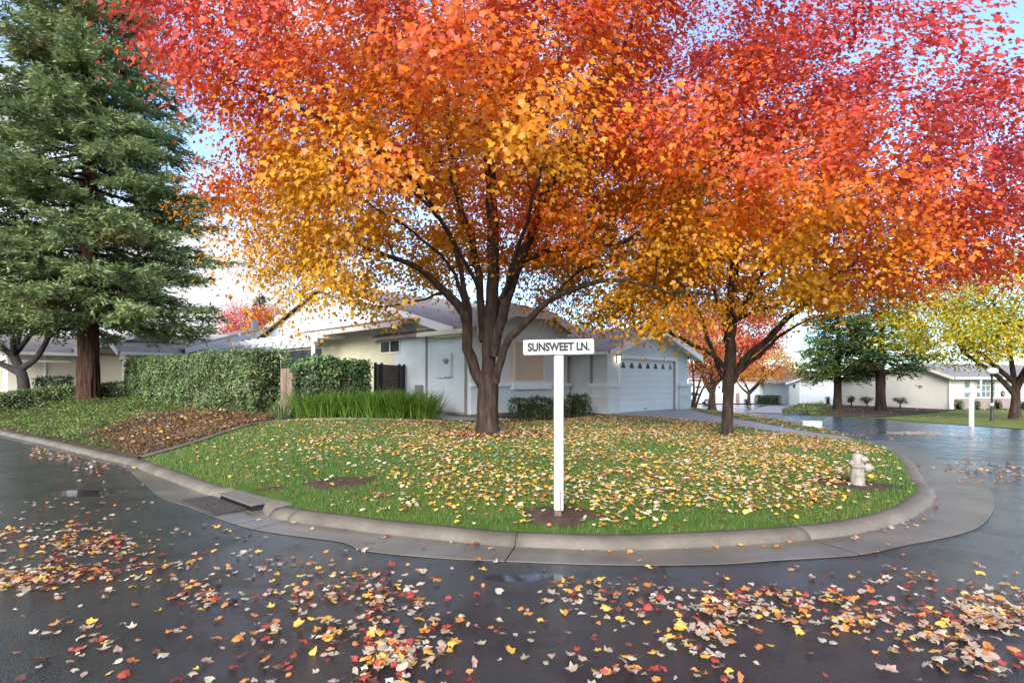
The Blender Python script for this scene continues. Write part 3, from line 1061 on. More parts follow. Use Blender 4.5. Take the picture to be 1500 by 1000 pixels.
TREE_LEAF = [[leaf_mesh('leaf', lerp_cols(AUTUMN, np.array([(q + .5) / 6]))[0], q * 10 + j, .12, False, M_leaf) for j in range(3)] for q in range(6)]

# --- the big maple on the lawn
b1 = Vector((TR1[0], TR1[1], TR1[2] - .04))
Y1 = TR1[1]
def PL(lst, rad, y0=None):
    """limb through photo points (px, py, dy) with dy the offset in depth from the trunk"""
    return ([Q(x, y, (y0 or Y1) + dy) for x, y, dy in lst], rad)
limbs1 = [
    PL([(712, 575, 0), (697, 545, -.1), (685, 505, -.3), (683, 470, -.5), (672, 445, -.7), (640, 415, -1.0), (612, 392, -1.3), (592, 383, -1.5), (560, 372, -1.8), (500, 350, -2.2)], [0.148, 0.133, 0.117, 0.078, 0.047, 0.016]),
    PL([(684, 490, -.4), (687, 460, -.3), (680, 425, .0), (672, 385, .4), (655, 340, .9), (625, 300, 1.2), (560, 240, 1.6)], [0.086, 0.070, 0.055, 0.035, 0.016]),
    PL([(686, 470, -.4), (672, 420, -.9), (655, 385, -1.4), (630, 360, -1.8), (590, 330, -2.4), (530, 290, -3)], [0.055, 0.047, 0.035, 0.023, 0.011]),
    PL([(716, 580, .1), (716, 520, .15), (718, 470, .1), (722, 420, .0), (722, 345, -.2), (718, 250, -.3), (715, 150, -.2), (720, 40, 0), (722, -80, .2), (724, -200, .3)], [0.179, 0.164, 0.140, 0.117, 0.086, 0.047, 0.016]),
    PL([(708, 500, .5), (704, 440, .8), (700, 390, 1.0), (683, 330, 1.2), (662, 260, 1.2), (655, 150, 1.0), (640, 30, .9), (600, -100, 1)], [0.109, 0.094, 0.070, 0.047, 0.023]),
    PL([(722, 520, -.1), (735, 465, -.4), (748, 420, -.7), (760, 385, -1.0), (778, 345, -1.3), (795, 290, -1.6), (832, 238, -1.9), (870, 150, -2.2), (920, 50, -2.5), (950, -60, -2.6)], [0.133, 0.117, 0.094, 0.066, 0.039, 0.016]),
    PL([(720, 480, .4), (740, 430, .9), (760, 390, 1.4), (790, 345, 2), (830, 300, 2.6), (880, 240, 3.2)], [0.094, 0.078, 0.055, 0.031, 0.012]),
    PL([(726, 560, -.1), (735, 525, -.35), (748, 495, -.6), (772, 470, -.9), (800, 444, -1.2), (825, 430, -1.5), (870, 413, -1.9), (912, 410, -2.2), (975, 425, -2.4), (1045, 432, -2.4)], [0.101, 0.090, 0.070, 0.051, 0.035, 0.016]),
    PL([(800, 445, -1.2), (828, 415, -1.0), (850, 398, -.8), (900, 378, -.4), (960, 365, 0)], [0.039, 0.031, 0.023, 0.012]),
    PL([(762, 382, -1.0), (800, 370, -1.3), (840, 362, -1.6), (900, 355, -2.0), (960, 330, -2.4), (1040, 272, -2.8), (1085, 252, -3.1), (1180, 215, -3.4)], [0.066, 0.055, 0.047, 0.035, 0.023, 0.009]),
    PL([(650, 430, -.95), (610, 440, -1.6), (560, 450, -2.2), (520, 440, -2.8)], [0.035, 0.023, 0.016, 0.008]),
    PL([(700, 420, -.6), (650, 330, -2.0), (600, 260, -3.0), (520, 200, -3.8), (420, 150, -4.2), (300, 110, -4.2)], [0.055, 0.047, 0.039, 0.027, 0.009]),
    PL([(735, 440, -.5), (770, 330, -2.4), (800, 200, -3.6), (820, 60, -4.4)], [0.062, 0.047, 0.031, 0.012]),
]
trunk1 = [b1 + Vector((0, 0, -.1)), b1 + Vector((0, 0, .3)), b1 + Vector((.0, 0, .75)), b1 + Vector((.02, 0, 1.15)), b1 + Vector((.03, .02, 1.6))]
prof1 = [(2.7, 4.0), (3.3, 5.4), (4.5, 6.2), (5.5, 6.6), (7.4, 7.3), (9.4, 7.6), (11.0, 6.8), (12.6, 4.2), (13.6, 1.5)]
def t1(p):
    r = np.hypot(p[:, 0] - b1.x, p[:, 1] - b1.y)
    return (p[:, 2] - 4.9) / 5.2 + .52 * np.clip(r / 7.5, 0, 1.2) ** 2 - .20 + .10 * np.clip((6.5 - np.abs(p[:, 1] - 8)) / 6, -1, 1)
def proj(c):
    return 750 + F * c[:, 0] / c[:, 1], HOR - F * (c[:, 2] - H) / c[:, 1]
def hole1(c):
    """open underside towards the street, and the ragged left outline"""
    x, y = proj(c)
    k = (np.abs(x - 720) < 155) & (y > 262) & (c[:, 1] < b1.y + .3)
    k |= (np.abs(x - 722) < 80) & (y > 385)
    k |= (x < 200) & (y > 70) | (x < 265) & (y > 150) | (x < 315) & (y > 215) | (x < 360) & (y > 330) | (x < 165)
    k |= (c[:, 1] < b1.y - .8) & (np.abs(x - 720) < 215) & (y > 195) & (np.sin(c[:, 0] * 91.7 + c[:, 2] * 47.3) > .25)
    k |= (y > 462) | (y > 425) & (np.abs(x - 722) < 165)
    return k
def hole2(c):
    x, y = proj(c)
    k = (x > 1462) & (y < 185) | (x > 1400) & (y < 62) | (x > 1310) & (y < 12) | (y > 478) | (y > 445) & (x > 985) | (x > 1340) & (y > 395)
    k |= (np.abs(x - 1072) < 80) & (y > 380) & (c[:, 1] < b2.y + .2)
    return k
maple('maple_tree', 'large autumn maple with orange and red leaves behind the street name sign', b1, limbs1, trunk1, [.265, .25, .245, .25, .19], prof1, (b1.x - .2, b1.y - .3), 740, 265, .102, .92, t1, 11, hole_fn=hole1)

# --- second maple, by the driveway
b2 = Vector((TR2[0], TR2[1], TR2[2] - .04))
Y2 = TR2[1]
limbs2 = [
    PL([(1066, 575, 0), (1069, 540, .0), (1070, 500, .1), (1071, 455, .1), (1073, 420, 0), (1078, 350, -.2), (1085, 250, -.3), (1095, 150, -.2)], [0.160, 0.144, 0.120, 0.096, 0.056, 0.016], Y2),
    PL([(1072, 560, 0), (1082, 540, -.1), (1100, 517, -.3), (1125, 495, -.6), (1150, 467, -.9), (1185, 440, -1.3), (1230, 400, -1.8), (1300, 350, -2.4)], [0.096, 0.088, 0.076, 0.060, 0.040, 0.012], Y2),
    PL([(1078, 548, .1), (1105, 525, .3), (1135, 498, .6), (1165, 478, 1), (1200, 462, 1.4), (1240, 455, 1.8)], [0.064, 0.056, 0.040, 0.028, 0.012], Y2),
    PL([(1062, 540, -.05), (1045, 520, -.2), (1007, 501, -.5), (963, 477, -.9), (928, 458, -1.3), (890, 440, -1.6)], [0.060, 0.048, 0.040, 0.028, 0.012], Y2),
    PL([(1062, 555, .1), (1050, 530, .3), (1036, 495, .7), (1025, 460, 1.1), (1000, 420, 1.5), (970, 380, 2)], [0.064, 0.056, 0.040, 0.028, 0.012], Y2),
    PL([(1071, 480, .1), (1095, 440, -.5), (1115, 400, -1.2), (1140, 340, -2.0), (1190, 270, -2.8), (1250, 200, -3.4)], [0.072, 0.060, 0.044, 0.024, 0.010], Y2),
    PL([(1068, 500, .0), (1050, 440, -.6), (1030, 380, -1.2), (1010, 300, -2.0)], [0.048, 0.040, 0.028, 0.010], Y2),
    PL([(1072, 470, .1), (1110, 455, .3), (1160, 440, .3), (1210, 425, .3), (1270, 410, .2)], [0.048, 0.040, 0.024, 0.010], Y2),
]
trunk2 = [b2 + Vector((0, 0, -.1)), b2 + Vector((0, 0, .35)), b2 + Vector((.02, 0, .9)), b2 + Vector((.05, 0, 1.5)), b2 + Vector((.07, 0, 1.9))]
prof2 = [(2.85, 3.2), (3.4, 5.2), (4.4, 6.5), (5.5, 7.2), (6.6, 7.0), (7.8, 6.2), (9.0, 4.8), (10.2, 1.6)]
def t2(p):
    r = np.hypot(p[:, 0] - b2.x, p[:, 1] - b2.y)
    return (p[:, 2] - 4.25) / 6.0 + .42 * np.clip(r / 7, 0, 1.2) ** 2 - .08 + .42 * np.clip((p[:, 0] - 6.5) / 4, -.25, 1) + .26 * np.clip((b2.y - 1 - p[:, 1]) / 4, 0, 1)
maple('maple_tree', 'smaller autumn maple with yellow to red leaves beside the concrete driveway', b2, limbs2, trunk2, [.165, .15, .145, .15, .12], prof2, (b2.x + .9, b2.y - .6), 520, 250, .102, .95, t2, 12, hole_fn=hole2)

# --- general broad-leaved tree
def simple_tree(name, label, base, trunk_h, trunk_r, crown_c, crown_r, n_cen, per, lsize, stops, seed, group=None, stems=None, T=T_OVAL, Fc=F_OVAL, bark=None, mt=None, spread=.42, tvar=.25, gap=0.0, cat='tree'):
    rng = np.random.default_rng(seed)
    b = Vector(base)
    root = thing(name, label, cat, b, 0, group)
    cc, cr = np.array(crown_c), np.array(crown_r)
    def cand(n):
        d = unit(rng.normal(0, 1, (n * 2, 3)))
        k = rng.uniform(.25, 1, (n * 2, 1)) ** .5
        bumpy = 1 + .16 * np.sin(4 * d[:, :1] + 3 * d[:, 2:] + seed) + .1 * np.sin(7 * d[:, 1:2])
        return cc + d * cr * k * bumpy
    cen = poisson(cand, n_cen, min(cr) * 1.15 * (1 / max(n_cen, 1)) ** (1 / 3))
    mb = MB()
    nodes, nrad = [], []
    stems = stems or [[(0, 0, 0), (0.02, 0, trunk_h * .5), (0, .02, trunk_h)]]
    tr0 = trunk_r
    for si_, st in enumerate(stems):
        trunk_r = tr0 if si_ == 0 or tr0 < .09 else tr0 * .55
        pts = [b + Vector(q) for q in st]
        v, f = bark_tube('', pts, [trunk_r, trunk_r * .85, trunk_r * .7], sides=12, seed=seed, flare=.3, flare_h=.2, step=.25)
        mb.add([q - b for q in v], f, True)
        p = spline([tuple(q) for q in pts], .3)
        nodes += list(p[len(p) // 2:]); nrad += [trunk_r * .8] * len(p[len(p) // 2:])
        top = Vector(pts[-1])
        for k in range(5):
            az = 2 * math.pi * (k + rng.random()) / 5
            e = Vector(cc) + Vector((math.cos(az) * cr[0] * .55, math.sin(az) * cr[1] * .55, rng.uniform(-.1, .5) * cr[2]))
            m_ = top * .5 + e * .5 + Vector((math.cos(az), math.sin(az), .3)) * .12 * cr[0]
            p = spline([tuple(top), tuple(m_), tuple(e)], .35)
            r_ = np.linspace(trunk_r * .55, .02, len(p))
            mb.tube([Vector(q) - b for q in p], list(r_), 7, cap=False)
            nodes += list(p[1:]); nrad += list(r_[1:])
    tw = network(nodes, nrad, cen, rng, axis=tuple(b + Vector((0, 0, trunk_h))), rmax=.035)
    mb2 = tubes_mesh('t', [([Vector(q) - b for q in p], r_) for p, r_ in tw], 5)
    for_v = [tuple(v.co) for v in mb2.vertices]; for_f = [tuple(p.vertices) for p in mb2.polygons]
    mb.add(for_v, for_f, True)
    mb.obj('trunk', bark or M_bark, root)
    k = rng.poisson(per, len(cen))
    ci = np.repeat(np.arange(len(cen)), k)
    m = len(ci)
    pos = cen[ci] + rng.normal(0, 1, (m, 3)) * np.array((spread, spread, spread * .65))
    outv = unit(pos - cc)
    nrm = outv * .7 + np.array((0, 0, .7)) + rng.normal(0, .6, (m, 3))
    tip = outv * .5 + np.array((0, 0, -.5)) + rng.normal(0, .6, (m, 3))
    t = rng.normal(.5, tvar * .6, len(cen))[ci] + rng.normal(0, tvar * .5, m)
    col = np.clip(lerp_cols(stops, t) * (1 + rng.normal(0, .15, (m, 1))), .01, .9)
    me = scatter_mesh('crown', pos - np.array(b), nrm, tip, lsize * rng.uniform(.7, 1.3, m), col, T, Fc)
    co = link('crown', me, mt or M_leaf, root)
    co['kind'] = 'stuff'
    return root

# --- conifers
def conifer(name, label, base, height, trunk_r, z0, rad_fn, n_br, seed, card=.24, droop=.25, cols=((.055, .10, .045), (.085, .15, .06), (.12, .19, .075)), bark=None, dens=1.0, sides=64, group=None, zmax=None, furrow=.16, up=.15, twl=.55):
    rng = np.random.default_rng(seed)
    b = Vector(base)
    root = thing(name, label, 'tree', b, 0, group)
    zt = zmax or height
    pts = [b + Vector((0, 0, -.1)), b + Vector((0, 0, height * .25)), b + Vector((.05, 0, height * .5)), b + Vector((0, 0, height * .75)), b + Vector((0, 0, height))]
    v, f = bark_tube('', pts, [trunk_r, trunk_r * .78, trunk_r * .5, trunk_r * .25, .03], sides=sides, seed=seed, flute=.05, furrow=furrow, flare=.18, flare_h=.5, step=.18 if height > 12 else .3)
    MB().add([q - b for q in v], f, True).obj('trunk', bark or M_redwood, root)
    brs, P, TP, NN, C = [], [], [], [], []
    for i in range(n_br):
        z = z0 + (zt - z0) * ((i + rng.random()) / n_br) ** 1.05
        az = i * 2.39996 + rng.normal(0, .35)
        L_ = rad_fn(z) * rng.uniform(.62, 1.08)
        if L_ < .25: L_ = .25
        d = np.array((math.cos(az), math.sin(az), 0))
        sl = np.linspace(0, 1, 6)
        dz = -droop * L_ * sl ** 1.2 + up * L_ * sl ** 3 + rng.normal(0, .05) * L_ * sl
        wob = rng.normal(0, .04 * L_, 2)
        pb = np.array([d * L_ * s for s in sl]) + np.stack([wob[0] * sl ** 2, wob[1] * sl ** 2, dz + z], 1)
        r0 = .012 + .013 * L_
        brs.append((list(pb), list(np.linspace(r0, .006, 6))))
        side = np.array((-d[1], d[0], 0))
        nt = max(6, int(L_ * 7.5 * dens))
        s = rng.uniform(.12, 1.0, nt) ** .8
        o = np.stack([np.interp(s, sl, pb[:, k]) for k in range(3)], 1)
        sg = rng.choice((-1, 1), nt)[:, None]
        ln = (twl * (1.15 - s) * min(L_, 3.2) * rng.uniform(.5, 1.1, nt) + .22)[:, None]
        td = unit(d[None] * rng.uniform(.5, 1.0, (nt, 1)) + side[None] * sg * rng.uniform(.3, 1.0, (nt, 1)) + np.array((0, 0, 1)) * rng.normal(-.08, .22, (nt, 1)))
        nc = np.maximum(4, (ln[:, 0] / card * 4.2 * dens)).astype(int)
        ti = np.repeat(np.arange(nt), nc)
        u = rng.random(len(ti))
        pos = o[ti] + td[ti] * (ln[ti] * u[:, None]) + rng.normal(0, .045, (len(ti), 3))
        pos[:, 2] -= (u ** 2) * .10 * ln[ti][:, 0]
        ps = np.cross(td[ti], np.array((0, 0, 1.0)))
        sgn = rng.choice((-1, 1), len(ti))[:, None]
        tp = td[ti] * .9 + ps * sgn * rng.uniform(.15, .9, (len(ti), 1)) + rng.normal(0, .22, (len(ti), 3))
        P.append(pos); TP.append(tp)
        NN.append(np.array((0, 0, 1.0)) + rng.normal(0, .55, (len(ti), 3)))
        c0 = lerp_cols([(0, cols[0]), (.5, cols[1]), (1, cols[2])], np.clip(rng.normal(.5, .2) + .25 * (u - .5) + rng.normal(0, .18, len(ti)), 0, 1))
        dead = rng.random() < .03
        if dead: c0 = c0 * .5 + np.array((.13, .06, .025)) * .6
        C.append(c0)
    P, TP, NN, C = map(np.concatenate, (P, TP, NN, C))
    bo = link('branches', tubes_mesh('branches', [([Vector(q) for q in p], r_) for p, r_ in brs], 6), M_bark_twig, root)
    bo['kind'] = 'stuff'
    me = scatter_mesh('crown', P, NN, TP, card * rng.uniform(.7, 1.3, len(P)), np.clip(C, .01, .5), T_NEEDLE, F_OVAL, card * 1.25 * rng.uniform(.7, 1.3, len(P)))
    co = link('crown', me, M_needle, root)
    co['kind'] = 'stuff'
    return root

RW = (-19.2, 26.0)
rw_prof = lambda z: np.interp(z, [2.5, 4.0, 6.5, 10, 13, 16, 19, 22, 28], [4.3, 5.4, 5.9, 5.5, 4.7, 3.7, 2.8, 1.9, .3])
conifer('redwood_tree', 'tall redwood with thick reddish furrowed trunk and green sprays above the ivy', (RW[0], RW[1], land1(*RW) - .05), 27, .42, 3.6, rw_prof, 330, 21, card=.25, dens=1.25, twl=.55, cols=((.115, .165, .068), (.20, .265, .105), (.31, .385, .16)))

# dark forked tree beside it
lt = Q(36, 573, 28.6)
dk = Vector((lt.x, lt.y, land1(lt.x, lt.y) - .05))
simple_tree('oak_tree', 'dark forked tree with dense green crown behind the low clipped hedge', dk, 2.3, .27, (dk.x - 1.2, dk.y - 1, dk.z + 5.6), (4.6, 3.4, 2.6), 150, 120, .12,
            [(0, (.06, .11, .04)), (.5, (.10, .165, .055)), (1, (.15, .22, .08))], 31, bark=M_bark_dark, mt=M_green,
            stems=[[(0, 0, 0), (-.10, 0, 1.3), (-.62, .1, 2.4)], [(-.12, 0, 1.5), (-1.1, -.1, 2.0), (-2.4, -.2, 2.5)], [(-.25, .05, 1.75), (.7, -.1, 2.35), (1.5, -.2, 3.6)]])

# ------------------------------------------------------------------ house on the corner (local x runs right-and-away, local y left-and-away)
def house_root(name, label, x, y, z, rz=45.0):
    return thing(name, label, 'house', (x, y, z), R(rz))
HS = house_root('corner_house', 'pale blue stucco house with garage and gables behind the large maple', C0[0], C0[1], HZ)
def wall_prism(poly, ext):
    return MB().prism(poly, ext)
# garage front with its door opening
gx0, gx1, gy = 5.59, 12.07, -1.76
dx0, dx1, dh = 6.45, 10.95, 2.23
gc = (gx0 + gx1) / 2
ge, gp_ = 2.52, 3.58
MB().prism([(gx0, gy, 0), (dx0, gy, 0), (dx0, gy, dh), (dx1, gy, dh), (dx1, gy, 0), (gx1, gy, 0), (gx1, gy, ge), (gc, gy, gp_), (gx0, gy, ge)], (0, .2, 0)).obj('wall', M_stucco, HS)
MB().prism([(gx0 + .002, gy + .202, 0), (gx0 + .002, 6, 0), (gx0 + .002, 6, ge), (gx0 + .002, gy + .202, ge)], (.2, 0, 0)).obj('wall', M_stucco, HS)
MB().prism([(gx1 - .202, gy + .202, 0), (gx1 - .202, 14, 0), (gx1 - .202, 14, ge), (gx1 - .202, gy + .202, ge)], (.2, 0, 0)).obj('wall', M_stucco, HS)
# garage door: eight sections, a row of small arched panes in the top one
door = tag(bpy.data.objects.new('garage_door', None))
COL.objects.link(door); door.parent = HS
rows_h = [.25] * 7 + [dh - 7 * .25]
zz = 0.012
for k, hh in enumerate(rows_h):
    MB().box(dx0 + .012, dx1 - .012, gy + .10, gy + .15, zz + .002, zz + hh - .002).obj('panel', M_doorblue, door, bevel=.008)
    zz += hh
zt_ = dh - .43
for k in range(7):
    cx = dx0 + .40 + k * (dx1 - dx0 - .72) / 6
    out_ = [(-.17, 0), (.17, 0), (.165, .05), (.12, .09), (.09, .17), (.04, .23), (0, .245), (-.04, .23), (-.09, .17), (-.12, .09), (-.165, .05)]
    MB().prism([(cx + a, gy + .094, zt_ + b + .05) for a, b in out_], (0, .02, 0)).obj('window_pane', M_glass, door)
MB().box(dx0 + 2.0, dx0 + 2.2, gy + .075, gy + .098, .10, .13).obj('handle', M_dark, door)
MB().box(dx0 - .15, dx0, gy - .03, gy + .12, 0, dh + .15).obj('door_trim', M_white, HS)
MB().box(dx1, dx1 + .15, gy - .03, gy + .12, 0, dh + .15).obj('door_trim', M_white, HS)
MB().box(dx0 + .001, dx1 - .001, gy - .032, gy + .118, dh, dh + .148).obj('door_trim', M_white, HS)
# stucco piers with capped tops either side
def pier(x0, x1, y0, y1, hgt):
    MB().box(x0, x1, y0, y1, 0, hgt - .16).obj('pier', M_stucco, HS, bevel=.01)
    MB().box(x0 - .07, x1 + .07, y0 - .07, y1 + .07, hgt - .158, hgt).obj('pier_cap', M_doorblue, HS, bevel=.02)
    MB().box(x0 - .025, x1 + .025, y0 - .025, y1 + .025, .68, .73).obj('pier_band', M_doorblue, HS, bevel=.008)
pier(gx0 - .10, dx0 - .17, gy - .14, gy + .75, 1.22)
pier(dx1 + .17, gx1 + .10, gy - .14, gy + .5, 1.22)
# lit wall lamp
MB().box(6.20, 6.28, gy - .03, gy, 2.05, 2.30).box(6.17, 6.31, gy - .20, gy - .02, 2.32, 2.36).obj('lamp_bracket', M_dark, HS)
MB().lathe([(0, 2.06), (.055, 2.08), (.065, 2.2), (.05, 2.31), (0, 2.318)], (6.24, gy - .11, 0), 10).obj('lamp_globe', M_lit, HS)
# garage roof
def roof_piece(poly, th=.14, mt=None, name='roof'):
    return MB().slab(poly, th).obj(name, mt or M_roof_y, HS)
sl = (gp_ - ge) / (gc - gx0)
def gz(a): return gp_ + .14 - abs(a - gc) * sl
ga0, ga1, gy0, gy1 = gx0 - .5, gx1 + .5, gy - .5, 6.5
roof_piece([(ga0, gy0, gz(ga0)), (gc, gy0, gz(gc)), (gc, gy1, gz(gc)), (ga0, gy1, gz(ga0))], .12, M_roof_y)
roof_piece([(gc + .002, gy0, gz(gc)), (ga1, gy0, gz(ga1)), (ga1, gy1, gz(ga1)), (gc + .002, gy1, gz(gc))], .12, M_roof_y)
def fascia(p, q, hgt=.26, th=.05, mt=None, name='fascia'):
    """board under the roof edge from p to q (top edge)"""
    p, q = Vector(p), Vector(q)
    d = (q - p); n = Vector((d.y, -d.x, 0)).normalized() * th
    return MB().prism([p, q, q - Vector((0, 0, hgt)), p - Vector((0, 0, hgt))], n).obj(name, mt or M_white, HS)
fascia((ga0, gy0, gz(ga0) - .015), (gc, gy0, gz(gc) - .015), .27)
fascia((gc + .001, gy0, gz(gc) - .015), (ga1, gy0, gz(ga1) - .015), .27)
for q0_, q1_ in ((ga0, gc - .004), (gc + .006, ga1)):
    MB().prism([(q0_, gy0 + .01, gz(q0_) - .124), (q1_, gy0 + .01, gz(q1_) - .124), (q1_, gy - .003, gz(q1_) - .124), (q0_, gy - .003, gz(q0_) - .124)], (0, 0, -.012)).obj('soffit', M_white, HS)
# gutters along eaves
def gutter_run(p, q, w=.12, h_=.13):
    p, q = Vector(p), Vector(q)
    d = (q - p).normalized(); n = Vector((d.y, -d.x, 0))
    prof = [(0, 0), (0, h_), (-.015, h_), (-.015, .015), (-.6 * w, .015), (-w + .015, h_ * .6), (-w + .015, h_), (-w, h_), (-w, h_ * .55), (-.62 * w, 0)]
    return MB().prism([p - n * a + Vector((0, 0, b)) for a, b in prof], q - p).obj('gutter', M_white, HS)
gutter_run((ga0 - .002, gy0 + .06, gz(ga0) - .16), (ga0 - .002, 1.0, gz(ga0) - .16))
MB().box(gx0 - .07, gx0 - .005, -1.05, -.97, .1, ge).obj('downspout', M_metal, HS)
# the bay with the big window, clipped gable above
bw = 5.26
bs = .409
def bz(a): return 3.10 + bs * (min(a, 5.74 - a) + .4)
MB().prism([(0, 0, 0), (bw, 0, 0), (bw, 0, bz(bw) - .13), (3.93, 0, 3.86), (1.81, 0, 3.86), (0, 0, bz(0) - .13)], (0, .2, 0)).obj('wall', M_stucco_grey, HS)
MB().prism([(bw - .2, .202, 0), (bw - .2, 4, 0), (bw - .2, 4, 3.1), (bw - .2, .202, 3.1)], (.198, 0, 0)).obj('wall', M_stucco_grey, HS)
e = bw + .2
roof_piece([(-.4, -.42, 3.10), (1.8, -.42, bz(1.8)), (2.87, 1.0, bz(2.87)), (2.87, 6, bz(2.87)), (-.4, 6, 3.10)], .12, M_roof_y)
roof_piece([(2.872, 6, bz(2.87)), (2.872, 1.0, bz(2.87)), (3.94, -.42, bz(3.94)), (e, -.42, bz(e)), (e, 6, bz(e))], .12, M_roof_y)
roof_piece([(1.803, -.422, bz(1.8)), (3.937, -.422, bz(3.94)), (2.871, .998, bz(2.87) - .002)], .10, M_roof_x)
fascia((-.1, -.425, bz(-.1) - .02), (1.8, -.425, bz(1.8) - .02), .30, mt=M_pinktrim)
fascia((1.802, -.426, bz(1.8) - .02), (3.938, -.426, bz(1.8) - .02), .30, mt=M_pinktrim)
fascia((3.94, -.425, bz(1.8) - .02), (e, -.425, bz(e) - .02), .30, mt=M_pinktrim)
# low wainscot, ledges, window
MB().box(-.05, 2.02, -.06, -.002, .14, 1.10).box(3.88, bw + .05, -.06, -.002, .14, 1.10).box(2.021, 3.879, -.062, -.002, .14, .98).obj('wainscot', M_stucco, HS)
MB().box(-.10, 1.86, -.16, -.003, 1.10, 1.22).obj('ledge', M_doorblue, HS, bevel=.012)
MB().box(4.05, bw + .12, -.16, -.003, 1.10, 1.22).obj('ledge', M_doorblue, HS, bevel=.012)
MB().box(1.87, 4.04, -.24, -.003, .99, 1.25).obj('ledge', M_doorblue, HS, bevel=.015)
win = tag(bpy.data.objects.new('window', None)); COL.objects.link(win); win.parent = HS
wx0, wx1, wz0, wz1 = 2.04, 3.86, 1.255, 2.86
MB().box(wx0, wx0 + .12, -.07, -.003, wz0, wz1).box(wx1 - .12, wx1, -.07, -.003, wz0, wz1).box(wx0 + .121, wx1 - .121, -.068, -.003, wz1 - .12, wz1).box(wx0 + .121, wx1 - .121, -.068, -.003, wz0, wz0 + .07).obj('frame', M_pinktrim, win, bevel=.006)
nb = 34
for k in range(nb):
    z0 = wz0 + .08 + k * (wz1 - wz0 - .21) / nb
    MB().box(wx0 + .125, wx1 - .125, -.022, -.012, z0, z0 + .040).obj('blind_slat', M_blind, win)
MB().box(wx0 + .122, wx1 - .122, -.011, -.004, wz0 + .071, wz1 - .121).obj('backing', M_blind, win)
# long side wall and big gable
MB().prism([(0, 18.7, 0), (0, 18.7, 3.62), (0, 11, 5.72), (0, 1.0, 3.12), (0, .202, 2.98), (0, .202, 0)], (.2, 0, 0)).obj('wall', M_stucco, HS)
def mz(b): return 6.05 - .272 * abs(b - 11)
roof_piece([(-.28, .6, mz(.6)), (13.2, .6, mz(.6)), (13.2, 11, mz(11)), (-.28, 11, mz(11))], .13, M_roof_x)
roof_piece([(-.28, 11.002, mz(11)), (13.2, 11.002, mz(11)), (13.2, 19.3, mz(19.3)), (-.28, 19.3, mz(19.3))], .13, M_roof_x)
fascia((-.282, 11, mz(11) - .02), (-.282, .6, mz(.6) - .02), .30)
fascia((-.282, 19.3, mz(19.3) - .02), (-.282, 11.001, mz(11) - .02), .30)
MB().prism([(-.279, .7, mz(.7) - .134), (-.003, .7, mz(.7) - .134), (-.003, 10.99, mz(10.99) - .134), (-.279, 10.99, mz(10.99) - .134)], (0, 0, -.012)).obj('soffit', M_white, HS)
MB().prism([(-.279, 11.01, mz(11.01) - .134), (-.003, 11.01, mz(11.01) - .134), (-.003, 19.2, mz(19.2) - .134), (-.279, 19.2, mz(19.2) - .134)], (0, 0, -.012)).obj('soffit', M_white, HS)
MB().prism([(12.9, 1, 0), (12.9, 18.7, 0), (12.9, 18.7, 3.4), (12.9, 11, 5.5), (12.9, 1, 3)], (-.2, 0, 0)).obj('wall', M_stucco, HS)
MB().box(.2, 12.7, 18.5, 18.7, 0, 3.5).obj('wall', M_stucco, HS)
MB().box(-.03, -.002, 9.6, 11.9, 4.55, 4.62).obj('gable_vent', M_white, HS)
for k in range(4):
    MB().box(-.04, -.002, 10.4, 11.6, 4.72 + k * .12, 4.79 + k * .12).obj('vent_slat', M_white, HS)
gutter_run((-.402, .0, 2.96), (-.402, 2.5, 2.96), .14, .15) if False else MB().box(-.56, -.405, -.3, 2.48, 2.93, 3.09).obj('gutter', M_cream, HS, bevel=.02)
MB().box(-.404, -.003, .1, 1.6, 2.86, 2.93).obj('soffit', M_tan_and_yellow_light, HS)
MB().box(-.065, -.004, 2.50, 2.57, .1, 3.0).obj('downspout', M_metal, HS)
MB().box(-.075, -.004, .20, .28, 0, 2.9).obj('downspout', M_metal, HS)
MB().box(-.03, -.003, .29, 2.49, .16, .19).box(-.03, -.003, 2.6, 4.5, .16, .19).obj('weep_screed', M_metal, HS)
# yellow light under the cover painted as a tan sheet, patio cover, small window
MB().box(-.016, -.003, 4.75, 14.2, .05, 3.28).obj('yellow_light_panel', M_tan_and_yellow_light, HS)
MB().prism([(-1.25, 2.52, 3.32), (-1.25, 10.9, 3.32), (-1.25, 10.9, 3.55), (-1.25, 2.52, 3.55)], (.09, 0, 0)).obj('patio_beam', M_pinktrim, HS, bevel=.012)
MB().prism([(-1.35, 2.50, 3.555), (-.004, 2.50, 3.66), (-.004, 11.1, 3.66), (-1.35, 11.1, 3.555)], (0, 0, .05)).obj('patio_cover', M_pinktrim, HS)
for k in range(8):
    b = 2.9 + k * 1.1
    MB().prism([(-1.15, b, 3.42), (-.02, b, 3.52), (-.02, b, 3.64), (-1.15, b, 3.55)], (0, .06, 0)).obj('rafter', M_cream, HS)
sw = tag(bpy.data.objects.new('window', None)); COL.objects.link(sw); sw.parent = HS
MB().box(-.05, -.018, 4.3, 5.77, 2.44, 2.50).box(-.05, -.018, 4.3, 5.77, 2.93, 2.98).box(-.05, -.018, 4.3, 4.35, 2.501, 2.929).box(-.05, -.018, 5.72, 5.77, 2.501, 2.929).box(-.05, -.018, 5.01, 5.06, 2.501, 2.929).obj('frame', M_cream, sw)
MB().box(-.03, -.017, 4.35, 5.01, 2.5, 2.93).obj('pane', M_glass, sw)
MB().box(-.03, -.017, 5.06, 5.72, 2.5, 2.93).obj('pane', M_glass, sw)
